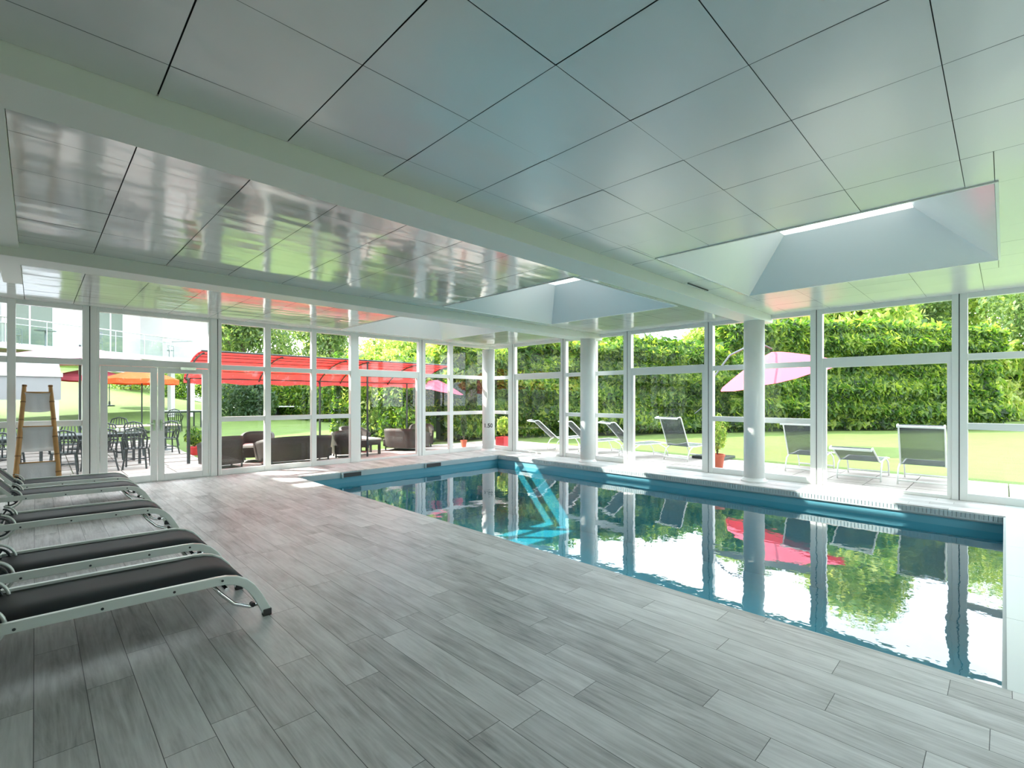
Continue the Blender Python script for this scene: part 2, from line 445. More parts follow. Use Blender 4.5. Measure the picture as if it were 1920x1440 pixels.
xl = [-.12 - .66 * k for k in range(6)][::-1] + [.46 + .66 * k for k in range(16)]
xl = [x for x in xl if XL < x < XW - .1]; xl = [XL] + xl + [XW]
def ylines(a, c, start, step=.65):
    ks = [start + step * k for k in range(-12, 30)]
    return [a] + [k for k in ks if a + .08 < k < c - .08] + [c]
bays = [(YF, -.85, -1.5), (-.48, 3.14, 1.51), (3.51, 7.09, 3.51), (7.50, YB, 7.5)]
b = MB(); g = .0035
def tile(x0, x1, y0, y1):
    x0 += g; x1 -= g; y0 += g * .6; y1 -= g * .6
    n = 6; base = len(b.v)
    tx, ty = rng.normal(0, .0022, 2); cx, cy_ = (x0 + x1) / 2, (y0 + y1) / 2
    amp = rng.normal(-.0015, .0015)
    for j in range(n + 1):
        for i in range(n + 1):
            u, v = i / n, j / n; x = x0 + (x1 - x0) * u; yy = y0 + (y1 - y0) * v
            z = ZC + (x - cx) * tx + (yy - cy_) * ty + amp * math.sin(PI * u) * math.sin(PI * v) - .0016
            b.v.append((x, yy, z))
    for j in range(n):
        for i in range(n):
            a = base + j * (n + 1) + i
            b.f.append((a, a + n + 1, a + n + 2, a + 1)); b.mi.append(1 if y1 < 3.2 else 0)
for ya, yb, st in bays:
    yl = ylines(ya, yb, st)
    for i in range(len(xl) - 1):
        for j in range(len(yl) - 1):
            for r in rects_minus(xl[i], xl[i + 1], yl[j], yl[j + 1], SKY): tile(*r)
struct(b.build('ceiling', [M['tile'], M['tile_satin']], smooth=True), 'glossy grey metal tile ceiling', 'ceiling')
b = MB()
for r in rects_minus(XL, XW + .1, YF, YB + .1, SKY): b.box(*r, 3.160, 3.192)
struct(b.build('ceiling_backing', M['dark_gap']), 'dark joints between the ceiling tiles', 'ceiling')
for i, (a, c) in enumerate(BEAMS):
    o = MB().box(XL, XW + .05, a, c, 3.0, 3.165).build('trim_%d' % (i + 1), M['beam'], bevel=.004)
    struct(o, ['cream beam behind the camera', 'nearer cream ceiling beam crossing the hall', 'farther cream ceiling beam crossing the hall'][i], 'beam')
# raised lining strip parallel to the planks on the left, between the beams
b = MB()
b.box(-.30, -.12, 3.51, 7.09, 3.09, 3.16); b.box(-.30, -.12, 7.5, 9.3, 3.09, 3.16)
b.box(-.36, -.34, 3.51, 7.09, 3.085, 3.16, m=1)
struct(b.build('trim_4', [M['beam'], M['dark_gap']]), 'cream boxed strip on the ceiling at the left', 'trim')
o = MB().box(6.43, 7.07, 3.06, 3.075, 3.135, 3.1475).build('ceiling_slot', M['dark_gap'])
struct(o, 'short dark slot in the ceiling beside the nearer beam', 'trim')

# skylights
SKYNAMES = ['large nearest skylight above the near end of the pool', 'middle skylight between the two ceiling beams', 'farthest skylight near the back glass wall']
for i, (x0, x1, y0, y1) in enumerate(SKY):
    cx, cy_ = (x0 + x1) / 2, (y0 + y1) / 2
    t = bpy.data.objects.new('window_%d' % (i + 40), None); C.objects.link(t); t.location = (cx, cy_, ZC)
    struct(t, SKYNAMES[i], 'skylight')
    hx, hy = (x1 - x0) / 2, (y1 - y0) / 2; tx, ty = hx - .68, hy - .68; H = .60
    b = MB()
    A = [(-hx, -hy), (hx, -hy), (hx, hy), (-hx, hy)]; T = [(-tx, -ty), (tx, -ty), (tx, ty), (-tx, ty)]
    for k in range(4):
        a, c = A[k], A[(k + 1) % 4]; d, e = T[(k + 1) % 4], T[k]
        b.quad((*a, 0), (*c, 0), (*d, H), (*e, H))
        b.quad((*e, H), (*d, H), (*d, H + .14), (*e, H + .14))
    b.build('shaft_lining', M['recess'], t, solid=.012)
    b = MB()
    w = .02
    b.box(-hx - w, hx + w, -hy - w, -hy, -.012, .012); b.box(-hx - w, hx + w, hy, hy + w, -.012, .012)
    b.box(-hx - w, -hx, -hy, hy, -.012, .012); b.box(hx, hx + w, -hy, hy, -.012, .012)
    b.build('rim', M['white'], t)
    b = MB()
    b.box(-tx - .05, tx + .05, -ty - .05, -ty, H + .13, H + .2); b.box(-tx - .05, tx + .05, ty, ty + .05, H + .13, H + .2)
    b.box(-tx - .05, -tx, -ty, ty, H + .13, H + .2); b.box(tx, tx + .05, -ty, ty, H + .13, H + .2)
    b.box(-.03, .03, -ty, ty, H + .13, H + .19)
    b.build('roof_frame', M['white'], t)
    MB().box(-tx, tx, -ty, ty, H + .16, H + .168).build('glass_pane', M['glass'], t)

# ------------------------------------------------------------------ glazed walls
# back wall posts (x0,x1), front frame depth D
def wall_frames(name, posts, label, axis):
    b = MB()
    D0, D1 = -.05, .07
    for a, c in posts:
        if axis == 'y': b.box(a, c, YB + D0, YB + D1, 0, 3.2)
        else: b.box(XW + D0, XW + D1, a, c, 0, 3.2)
    return b
win_n = [1]
def window(axis, a, c, mulls, transoms, big, label):
    """one glazed bay between posts: head, sill, transoms and mullions as one frame, panes as a child"""
    n = win_n[0]; win_n[0] += 1
    b = MB()
    def bx(m, p, q, z0, z1, d0=-.035, d1=.05):
        if axis == 'y': m.box(p, q, YB + d0, YB + d1, z0, z1)
        else: m.box(XW + d0, XW + d1, p, q, z0, z1)
    bx(b, a, c, 3.07, 3.2)
    if big:
        bx(b, a, c, 0, .05); bx(b, a, c, 2.10, 2.27)
        bx(b, a, a + .055, .05, 2.10); bx(b, c - .055, c, .05, 2.10)
    else:
        bx(b, a, c, 0, .11)
        for z0, z1 in transoms: bx(b, a, c, z0, z1)
    for p, q in mulls: bx(b, p, q, 0 if not big else 2.27, 3.2, -.045, .06)
    o = b.build('window_%d' % n, M['frame'], bevel=.004)
    struct(o, label, 'window')
    g = MB()
    edges = [a] + [v for m in mulls for v in m] + [c]
    for i in range(0, len(edges), 2):
        p, q = edges[i], edges[i + 1]
        if axis == 'y': g.box(p, q, YB + .006, YB + .012, .03, 3.09)
        else: g.box(XW + .006, XW + .012, p, q, .03, 3.09)
    g.build('glass_pane', M['glass'], o)
    return o
TR = [(2.13, 2.23), (1.08, 1.18)]
posts_b = [(-3.2, -2.95), (-2.05, -1.95), (-1.14, -1.02), (-.32, -.22), (.58, .77), (2.50, 2.69), (5.45, 5.66), (7.40, 7.61), (9.95, XW + .07)]
struct(wall_frames('wall_back', posts_b, '', 'y').build('wall_back', M['frame'], bevel=.006), 'white posts of the back glass wall', 'wall')
posts_r = [(10.11, 10.38), (8.18, 8.36), (6.20, 6.41), (4.26, 4.44), (2.29, 2.48), (.39, .57), (-1.5, -1.32), (-3.0, -2.8)]
struct(wall_frames('wall_right', posts_r, '', 'x').build('wall_right', M['frame'], bevel=.006), 'white posts of the garden-side glass wall', 'wall')
window('y', -2.95, -2.05, [], TR, 0, 'glazed bay at the far left of the back wall')
window('y', -1.95, -1.14, [], TR, 0, 'second glazed bay from the left of the back wall')
window('y', -1.02, -.32, [], TR, 0, 'glazed bay cut by the left edge of the view')
window('y', -.22, .58, [], TR, 0, 'glazed bay behind the bamboo towel ladder')
window('y', 2.69, 5.45, [(3.51, 3.63), (4.51, 4.62)], TR, 0, 'triple glazed bay right of the double door')
window('y', 5.66, 7.40, [], [], 1, 'wide single-pane bay of the back wall before the sofas')
window('y', 7.61, 9.95, [(8.43, 8.56)], TR, 0, 'last glazed bay of the back wall beside the corner')
window('x', 10.38, 11.06, [], TR, 0, 'narrow bay beside the corner column')
window('x', 8.36, 10.11, [], [], 1, 'wide bay before the hedge nearest the corner')
window('x', 6.41, 8.18, [(7.22, 7.34)], TR, 0, 'gridded bay behind the middle column')
window('x', 4.44, 6.20, [], [], 1, 'wide bay between the two nearer columns')
window('x', 2.48, 4.26, [(3.30, 3.42)], TR, 0, 'gridded bay behind the nearest column')
window('x', .57, 2.29, [], [], 1, 'widest bay right of the nearest column')
window('x', -1.32, .39, [(-.52, -.40)], TR, 0, 'gridded bay at the right edge of the view')
window('x', -2.8, -1.5, [], TR, 0, 'garden-side bay beyond the right edge of the view')
# seal lines between coupled frames
b = MB()
for x in (.675, 2.62, 7.49): b.box(x - .006, x + .006, YB - .053, YB - .049, 0, 3.15)
for y in (10.2, 8.27, 6.3, 4.35, 2.38, .485): b.box(XW - .053, XW - .049, y - .006, y + .006, 0, 3.15)
struct(b.build('trim_5', M['dark_gap']), 'dark seals between coupled window posts', 'trim')

# double door in the back wall
d = bpy.data.objects.new('door_1', None); C.objects.link(d); d.location = (1.635, YB, 0)
struct(d, 'white double glass door of the back wall', 'door')
b = MB()
b.box(-.865, .865, -.035, .05, 2.14, 2.26); b.box(-.865, .865, -.035, .05, 3.07, 3.2)
b.box(-.865, -.83, -.04, .05, 0, 3.2); b.box(.83, .865, -.04, .05, 0, 3.2); b.box(-.865, .865, -.04, .05, -.0, .012)
b.build('door_frame', M['frame'], d, bevel=.004)
MB().box(-.83, .83, .006, .012, 2.24, 3.09).build('glass_pane', M['glass'], d)
for s in (-1, 1):
    a, c = (-.822, -.006) if s < 0 else (.006, .822)
    b = MB()
    b.box(a, a + .10, -.045, .03, .015, 2.13); b.box(c - .10, c, -.045, .03, .015, 2.13)
    b.box(a + .10, c - .10, -.043, .03, .015, .13); b.box(a + .10, c - .10, -.043, .03, 2.03, 2.13)
    lf = b.build('door_leaf', M['frame'], d, bevel=.004)
    MB().box(a + .09, c - .09, -.01, -.004, .12, 2.04).build('door_glass', M['glass'], lf)
    b = MB()
    hx = -.055 if s < 0 else .055
    b.box(hx - .018, hx + .018, -.055, -.045, .95, 1.15); b.bar((hx, -.06, 1.08), (hx + s * .11, -.075, 1.08), .018, .018)
    b.build('door_handle', M['chrome'], lf)
MB().box(.35, .60, -.10, -.045, 2.10, 2.15).build('door_closer', M['chrome'], d)

# walls out of view: left end solid, near end partly glazed for daylight
b = MB()
b.box(XL - .15, XL, YF - .15, YB + .07, 0, 3.2)
struct(b.build('wall_left', M['plaster']), 'plain white side wall left of the loungers', 'wall')
b = MB()
b.box(XL, 2.0, YF - .15, YF, 0, 3.2)
for x in (2.0, 3.9, 5.8, 7.7, 9.8): b.box(x, x + .15, YF - .12, YF, 0, 3.2)
b.box(2.0, XW + .07, YF - .12, YF, 3.05, 3.2); b.box(2.0, XW + .07, YF - .12, YF, 0, .1); b.box(2.0, XW + .07, YF - .12, YF, 2.13, 2.23)
struct(b.build('wall_near', M['frame']), 'near end wall of the hall behind the camera', 'wall')
o = MB().box(2.0, XW, YF - .06, YF - .054, .05, 3.1).build('window_30', M['glass'])  # unseen glazing added to bring daylight in behind the camera
struct(o, 'added glazing of the unseen near end wall, letting daylight in', 'window')

# columns
def column(x, y, label):
    t = thing('column', label, 'column', (x, y, 0), 0, 'round white columns along the garden side')
    b = MB(); b.lathe([(.178, 0), (.178, 3.0)], n=40); o = b.build('shaft', M['plaster'], t, smooth=False)
    o.data.polygons.foreach_set('use_smooth', [len(p.vertices) == 4 for p in o.data.polygons])
    b = MB(); b.lathe([(.225, 0), (.225, .02), (.20, .045), (.182, .07), (.176, .075)], n=40); b.build('base_ring', M['plaster'], t)
    return t
column(9.63, 3.30, 'round white column nearest the camera, left of the widest window bay')
column(9.63, 7.15, 'middle round white column, in front of the reclined sunbeds outside')
cc = column(9.60, 10.76, 'farthest round white column in the corner, marked 1.50 in black')
column(9.63, -.66, 'round white column just beyond the right edge of the view')
# depth marking wrapped on the corner column
fc = bpy.data.curves.new('mark', 'FONT'); fc.body = '1.50'; fc.size = .165; fc.align_x = 'CENTER'; fc.extrude = .001; fc.offset = .003
tmp = bpy.data.objects.new('tmp', fc); C.objects.link(tmp)
dg = bpy.context.evaluated_depsgraph_get(); dg.update()
me = bpy.data.meshes.new_from_object(tmp.evaluated_get(dg)); bpy.data.objects.remove(tmp)
ang0 = math.atan2(-10.76, -9.60)
for v in me.vertices:
    a = ang0 + v.co.x / .18; r = .1795 + (v.co.z)
    v.co = Vector((r * math.cos(a), r * math.sin(a), .70 + v.co.y))
me.materials.clear(); me.materials.append(M['ink'])
dm = bpy.data.objects.new('depth_marking', me); C.objects.link(dm); dm.parent = cc; dm['label'] = 'black depth marking 1.50'

# ------------------------------------------------------------------ indoor sun loungers
def arc(cx, cz, r, a0, a1, n):
    return [(cx + r * math.cos(math.radians(a0 + (a1 - a0) * i / n)), cz + r * math.sin(math.radians(a0 + (a1 - a0) * i / n))) for i in range(n + 1)]
def ribbon_y(b, prof, y0, y1, th=0.0, m=0):            # sheet across y following an (x,z) profile
    n = len(b.v)
    for x, z in prof: b.v += [(x, y0, z), (x, y1, z)]
    for i in range(len(prof) - 1):
        a = n + 2 * i; b.f.append((a, a + 1, a + 3, a + 2)); b.mi.append(m)
def flatbar(b, prof, y, w, h):                          # solid flat bar of width w along an (x,z) path
    n = len(b.v); k = len(prof)
    for i, (x, z) in enumerate(prof):
        p, q = prof[max(i - 1, 0)], prof[min(i + 1, k - 1)]
        dx, dz = q[0] - p[0], q[1] - p[1]; L = math.hypot(dx, dz); nx, nz = -dz / L, dx / L
        for sy, sn in ((-1, -1), (1, -1), (1, 1), (-1, 1)):
            b.v.append((x + nx * sn * h / 2, y + sy * w / 2, z + nz * sn * h / 2))
    for i in range(k - 1):
        for j in range(4):
            a = n + 4 * i + j; c = n + 4 * i + (j + 1) % 4
            b.f.append((a, c, c + 4, a + 4)); b.mi.append(0)
    b.f.append((n, n + 3, n + 2, n + 1)); b.mi.append(0); e = n + 4 * (k - 1); b.f.append((e, e + 1, e + 2, e + 3)); b.mi.append(0)
def indoor_lounger(label, loc, back_angle):
    t = thing('sun_lounger', label, 'sun lounger', loc, 0, 'sun loungers lined up on the deck')
    Wd = .33
    # foot end at local x = +.9 ; rail height .33
    foot = [(.50, .322), (.56, .322), (.62, .318), (.68, .303), (.735, .272), (.78, .225), (.82, .160), (.855, .09), (.885, .025)]
    head = [(-1.10, .03), (-1.06, .12), (-1.02, .20), (-.97, .27), (-.9, .315), (-.8, .33)]
    prof = head + [(-.4, .332), (0, .330), (.3, .326)] + foot
    for s in (-1, 1):
        b = MB(); flatbar(b, prof, s * Wd, .034, .058); r = b.build('side_rail', M['rail'], t, bevel=.004)
        for x in (-.38, -.02, .33, .60): MB().tube([(x, s * (Wd + .014), .322), (x, s * (Wd + .021), .322)], .008, 8).build('screw', M['dsteel'], r)
        MB().box(.855, .912, s * Wd - .023, s * Wd + .023, 0, .05).build('foot_cap', M['black'], r, bevel=.006)
        MB().box(-1.125, -1.085, s * Wd - .022, s * Wd + .022, 0, .05).build('foot_cap', M['black'], r, bevel=.006)
        # inner brace
        b = MB(); b.tube([(.55, s * (Wd - .035), .29), (.60, s * (Wd - .035), .22), (.68, s * (Wd - .035), .13), (.78, s * (Wd - .035), .08), (.845, s * (Wd - .03), .085)], .013, 8)
        b.build('brace', M['chrome'], t, smooth=True)
        b = MB(); b.tube([(.80, s * (Wd - .055), .09), (.80, s * (Wd - .02), .09)], .016, 10); b.build('knob', M['black'], t)
    for x, z in ((.63, .25), (-.95, .2)): MB().tube([(x, -Wd, z), (x, Wd, z)], .014, 8).build('cross_tube', M['chrome'], t)
    sp = [(-.49, .340), (-.2, .340), (0, .338), (.25, .334), (.45, .332), (.56, .334), (.63, .328), (.69, .312), (.745, .28), (.79, .235), (.815, .19)]
    b = MB(); ribbon_y(b, sp, -Wd + .016, Wd - .016); b.build('sling_seat', M['sling'], t, smooth=True, solid=.006)
    # backrest
    a = math.radians(back_angle); L = .72
    hx, hz = -.50, .345
    bp = [(hx - L * k / 6 * math.cos(a), hz + L * k / 6 * math.sin(a)) for k in range(7)]
    for s in (-1, 1):
        b = MB(); flatbar(b, bp[::-1], s * (Wd - .035), .028, .034); b.build('back_rail', M['rail'], t)
    b = MB(); ribbon_y(b, bp, -Wd + .05, Wd - .05); b.build('sling_back', M['sling'], t, solid=.006)
    b = MB(); e = bp[-1]; b.tube([(e[0], -Wd + .03, e[1]), (e[0], Wd - .03, e[1])], .016, 8); b.build('top_bar', M['rail'], t)
    # ratchet quadrant at the hinge
    for s in (-1, 1):
        yy = s * (Wd - .06)
        b = MB(); b.tube([(x, yy, z) for x, z in arc(-.53, .33, .115, 80, -110, 16)], .010, 8); rt = b.build('ratchet', M['rail'], t, smooth=True)
        b = MB(); b.tube([(x, yy, z) for x, z in arc(-.53, .33, .085, 80, -110, 14)], .009, 8)
        for aa in (60, 10, -40, -90): b.bar((-.53, yy, .33), (-.53 + .085 * math.cos(math.radians(aa)), yy, .33 + .085 * math.sin(math.radians(aa))), .008, .014)
        b.build('ratchet_teeth', M['dsteel'], rt)
    return t
LX = .30
indoor_lounger('sun lounger nearest the camera with charcoal sling and pale metal rail', (LX, 4.04, 0), 0)
indoor_lounger('second sun lounger from the camera, right behind the nearest one', (LX + .01, 5.06, 0), 24)
indoor_lounger('third sun lounger from the camera, in the middle of the row', (LX - .02, 6.93, 0), 24)
indoor_lounger('fourth sun lounger, overlapping the last one by the glass wall', (LX, 8.78, 0), 50)
indoor_lounger('last sun lounger of the row, closest to the towel ladder', (LX, 9.84, 0), 50)

# ------------------------------------------------------------------ bamboo towel ladder
ld = thing('towel_ladder', 'bamboo ladder leaning on the back glass wall, hung with white towels', 'ladder', (.03, 10.72, 0))
def rail_pt(s, t):   # t 0..1 from floor to top
    return Vector((s * (.265 - .115 * t), .0 + .30 * t, 1.77 * t))
for s in (-1, 1):
    pts = [rail_pt(s, t / 12) for t in range(13)]
    b = MB(); b.tube(pts, [.036 - .008 * k / 12 for k in range(13)], 12); r = b.build('bamboo_rail', M['bamboo'], ld, smooth=True)
    for t in (.02, .2, .36, .52, .68, .84, .985):
        p = rail_pt(s, t); q = rail_pt(s, t + .012); MB().tube([p, q], .039 - .008 * t, 12).build('bamboo_joint', M['node'], r)
for t in (.30, .62, .93):
    a, c = rail_pt(-1, t), rail_pt(1, t)
    MB().tube([a, c], .016, 8).build('rung', M['bamboo'], ld, smooth=True)
for t, h, lab in ((.93, .30, 'white towel on the top rung of the bamboo ladder'), (.62, .40, 'white towel on the middle rung of the bamboo ladder'), (.30, .40, 'white towel on the lowest rung of the bamboo ladder')):
    a, c = rail_pt(-1, t), rail_pt(1, t); w = (c.x - a.x) / 2 + .005; nn = 14
    b = MB(); rows = 12
    for j in range(rows + 1):
        for i in range(nn + 1):
            u = i / nn * 2 - 1; s_ = j / rows                  # front drop .. over rung .. back drop
            L = s_ * (h + h * .8 + .06) - h
            sag = -.02 * (1 - u * u) * (t > .9)
            if L < 0: y_, z_ = -.024 - .010 * math.sin(u * 9 + L * 5) * min(1, -L * 6), L
            elif L < .06: aa = L / .06 * PI; y_, z_ = -.024 * math.cos(aa), .024 * math.sin(aa)
            else: y_, z_ = .024 + .008 * math.sin(u * 7), -(L - .06)
            b.v.append((u * w * (1 + .04 * min(1, abs(L) * 3)), y_ - .10 * max(0, -z_) * 0, z_ + sag))
    for j in range(rows):
        for i in range(nn):
            k = j * (nn + 1) + i; b.f.append((k, k + 1, k + nn + 2, k + nn + 1)); b.mi.append(0)
    o = b.build('towel', M['towel'], smooth=True, solid=.010); mid = (a + c) / 2
    o.location = Vector((.03, 10.72, 0)) + mid
    tag(o, lab, 'towel', 'white towels on the bamboo ladder')

# ------------------------------------------------------------------ ground
def gz(x, y):
    yy = max(0, y - 14)
    w = 1 / (1 + math.exp((x - 12) / 2.5))
    return (.02 * yy + .0009 * yy * yy) * w - .03
xs = sorted(set([-40, -30, -22, -16, -12, -8, -5, XL - .15, 0, 1.5, 2.2, 3.0, 5, 7, 9, XW + .1, 11, 12, 12.6] + [12.6 + k * 1.2 for k in range(1, 24)] + [45, 55, 70, 90]))
ys = sorted(set([-60, -40, -25, -15, -8, YF - .15, -1, 0, 2, 4, 6, 8, 10, YB + .1, 12.5, 13.4] + [13.4 + k * 1.2 for k in range(1, 40)] + [66, 75, 90]))
b = MB(); idx = {}
def vid(i, j):
    if (i, j) not in idx: idx[(i, j)] = len(b.v); b.v.append((xs[i], ys[j], gz(xs[i], ys[j])))
    return idx[(i, j)]
for i in range(len(xs) - 1):
    for j in range(len(ys) - 1):
        if xs[i] >= XL - .16 and xs[i + 1] <= XW + .11 and ys[j] >= YF - .16 and ys[j + 1] <= YB + .11: continue
        b.f.append((vid(i, j), vid(i + 1, j), vid(i + 1, j + 1), vid(i, j + 1))); b.mi.append(0)
tag(b.build('lawn', M['grass'], smooth=True), 'sunlit mown lawn around the pool hall', 'lawn', kind='stuff')
# terraces of stone slabs
def slabs(name, x0, x1, y0, y1, sx, sy, label, skip=None):
    b = MB(); r = random.Random(3)
    nx, ny = max(1, round((x1 - x0) / sx)), max(1, round((y1 - y0) / sy))
    for i in range(nx):
        for j in range(ny):
            a, c = x0 + (x1 - x0) * i / nx, x0 + (x1 - x0) * (i + 1) / nx; d, e = y0 + (y1 - y0) * j / ny, y0 + (y1 - y0) * (j + 1) / ny
            if skip and skip((a + c) / 2, (d + e) / 2): continue
            g_ = .008
            z = max(gz(p, q) for p in (a, c) for q in (d, e)) + .03
            b.box(a + g_, c - g_, d + g_, e - g_, z - .15, z + .0 + r.uniform(-.003, .003))
    return tag(b.build(name, M['stone']), label, 'paving', kind='structure')
slabs('terrace_side', XW + .12, 12.6, -8, 13.4, .62, .62, 'stone-paved strip between the glass wall and the lawn')
slabs('terrace_back', -10, XW + .12, YB + .12, 13.4, .8, .75, 'stone-paved terrace behind the back glass wall')
slabs('terrace_dining', -10, 3.0, 13.4, 20.2, .8, .75, 'stone-paved dining terrace under the parasols')

# ------------------------------------------------------------------ foliage
def leaves_mesh(name, pts, nrm, size, m, parent=None, droop=.3, jit=.7):
    n = len(pts); pts = np.asarray(pts); nrm = np.asarray(nrm, float)
    nr = nrm + rng.normal(0, jit, (n, 3)); nr /= np.linalg.norm(nr, axis=1)[:, None] + 1e-9
    up = rng.normal(0, 1, (n, 3)); up[:, 2] -= droop * 3
    a = np.cross(nr, up); a /= np.linalg.norm(a, axis=1)[:, None] + 1e-9
    c = np.cross(a, nr)
    s = size * rng.uniform(.6, 1.3, n)[:, None]
    V = np.empty((n, 4, 3)); V[:, 0] = pts - c * s; V[:, 1] = pts + a * s * .42 + nr * s * .12; V[:, 2] = pts + c * s; V[:, 3] = pts - a * s * .42 + nr * s * .12
    me = bpy.data.meshes.new(name); me.vertices.add(4 * n); me.vertices.foreach_set('co', V.reshape(-1))
    me.loops.add(4 * n); me.loops.foreach_set('vertex_index', np.arange(4 * n, dtype=np.int32))
    me.polygons.add(n); me.polygons.foreach_set('loop_start', np.arange(0, 4 * n, 4, dtype=np.int32))
    me.polygons.foreach_set('loop_total', np.full(n, 4, dtype=np.int32))
    me.materials.append(m); me.update(calc_edges=True)
    o = bpy.data.objects.new(name, me); C.objects.link(o)
    if parent: o.parent = parent
    return o
def hedge(label, line, h, th, count, size, m, hvar=.35, group=None):
    """clipped hedge following a polyline: lumpy leafy surface over a dark core"""
    line = [Vector((x, y, 0)) for x, y in line]
    segs = [(line[i], line[i + 1]) for i in range(len(line) - 1)]; Ls = [(q - p).length for p, q in segs]; T = sum(Ls)
    c0 = line[len(line) // 2]
    t = thing('hedge', label, 'hedge', (c0.x, c0.y, gz(c0.x, c0.y)), 0, group)
    zc0 = gz(c0.x, c0.y)
    pts = []; nr = []
    for k in range(count):
        s = rng.uniform(0, T); i = 0
        while s > Ls[i] and i < len(Ls) - 1: s -= Ls[i]; i += 1
        p, q = segs[i]; base = p.lerp(q, s / Ls[i]); d = (q - p).normalized(); nn = Vector((d.y, -d.x, 0))
        if nn.x * -base.x + nn.y * -base.y < 0: nn = -nn          # towards the hall
        wx = base.x * .9 + base.y * 1.1
        hh = h + hvar * math.sin(wx * 1.3) * .5 + hvar * math.sin(wx * 3.1 + 1) * .4
        if rng.random() < .22:
            z = hh + rng.normal(0, .16); off = rng.uniform(-th, th); n_ = (0, 0, 1)
        else:
            z = rng.uniform(0.03, 1) ** .9 * hh; side = 1
            bulge = .26 * math.sin(wx * 1.7 + z * 1.9) + .20 * math.sin(wx * 4.3 - z * 3.1) + .14 * math.sin(z * 6 + wx * 1.4)
            off = th + bulge - abs(rng.normal(0, .14)) - .25 * (z < .3); n_ = (nn.x, nn.y, .45)
        g0 = gz(base.x, base.y)
        pts.append((base.x + nn.x * off - c0.x, base.y + nn.y * off - c0.y, g0 + z - zc0)); nr.append(n_)
    leaves_mesh('foliage', pts, nr, size, m, t)
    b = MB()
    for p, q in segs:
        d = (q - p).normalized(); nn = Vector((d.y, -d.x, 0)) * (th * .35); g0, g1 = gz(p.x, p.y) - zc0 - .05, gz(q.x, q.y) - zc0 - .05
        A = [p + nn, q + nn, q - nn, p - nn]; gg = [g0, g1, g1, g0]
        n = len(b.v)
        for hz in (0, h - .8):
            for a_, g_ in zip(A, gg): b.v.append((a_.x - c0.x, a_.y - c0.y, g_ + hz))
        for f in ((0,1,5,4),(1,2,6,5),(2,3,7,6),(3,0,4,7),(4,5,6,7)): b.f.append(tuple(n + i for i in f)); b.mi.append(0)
    b.build('shade_core', M['core'], t)  # solid light-blocking core, shade inside the hedge painted as dark green
    return t
hedge('tall laurel hedge facing the widest window bay across the lawn', [(23.3, 9.6), (27.0, 7.2), (31.0, 4.4), (35.5, 1.0)], 5.1, 1.1, 40000, .24, M['laurel'], .5)
hedge('laurel hedge running from the corner behind the reclined sunbeds', [(11.0, 15.2), (13.5, 14.3), (16.6, 13.0), (19.9, 11.5), (23.3, 9.6)], 3.7, .9, 40000, .17, M['laurel'])
hedge('leafy hedge behind the corner past the red pergola', [(8.2, 18.0), (9.4, 17.2), (11.0, 15.9)], 3.0, .8, 22000, .11, M['laurel'])
hedge('added unseen hedge outside the near end wall, hiding low sky from reflections', [(-3, -8.5), (6, -8.5), (16, -8)], 3.0, .7, 12000, .16, M['laurel'])  # added out of view so the back panes mirror less bright sky
hedge('distant hedge at the right end of the lawn', [(38, 4.5), (47, 1.2), (60, -3)], 5.0, 1.2, 9000, .3, M['lime'])

def tree(label, x, y, h, r, m, count=9000, size=.16, zlow=.3, kind='tree', blobs=9, seed=1, trunk=.14, group=None, name='tree'):
    z0 = gz(x, y); R = random.Random(seed)
    t = thing(name, label, kind, (x, y, z0), 0, group)
    bl = [(R.uniform(-.5, .5) * r, R.uniform(-.5, .5) * r, h * R.uniform(zlow + .15, .86), r * R.uniform(.42, .68)) for _ in range(blobs)]
    bl.append((0, 0, h * .75, r * .6))
    pts = []; nr = []; tot = sum(q[3] ** 2 for q in bl)
    for bx_, by_, bz_, br in bl:
        k = int(count * br * br / tot); d = rng.normal(0, 1, (k, 3)); d /= np.linalg.norm(d, axis=1)[:, None]
        rad = br * (1 + .12 * np.sin(d[:, 0] * 9 + d[:, 2] * 7)) * rng.uniform(.62, 1.05, k) ** .6
        p = d * rad[:, None] * np.array([1, 1, 1.05]) + np.array([bx_, by_, bz_]); pts.append(p); nr.append(d)
    P_ = np.concatenate(pts); N_ = np.concatenate(nr); ok = P_[:, 2] > .05
    leaves_mesh('foliage', P_[ok], N_[ok], size, m, t)
    b = MB(); b.tube([(0, 0, -.1), (.05, .03, h * .25), (-.04, .05, h * .55), (0, 0, h * .8)], [trunk, trunk * .8, trunk * .55, trunk * .2], 8)
    for bx_, by_, bz_, br in bl[:6]: b.tube([(0, 0, h * .3), (bx_ * .5, by_ * .5, bz_ * .75), (bx_, by_, bz_)], [trunk * .45, trunk * .3, trunk * .12], 6)
    b.build('trunk', M['bark'], t, smooth=True)
    return t
hedge('far green hedge along the back of the lawn under the pergola cloth', [at(400, 39), at(500, 36), at(640, 32), at(760, 27), at(830, 23)], 3.0, 1.0, 30000, .16, M['laurel'], .8)
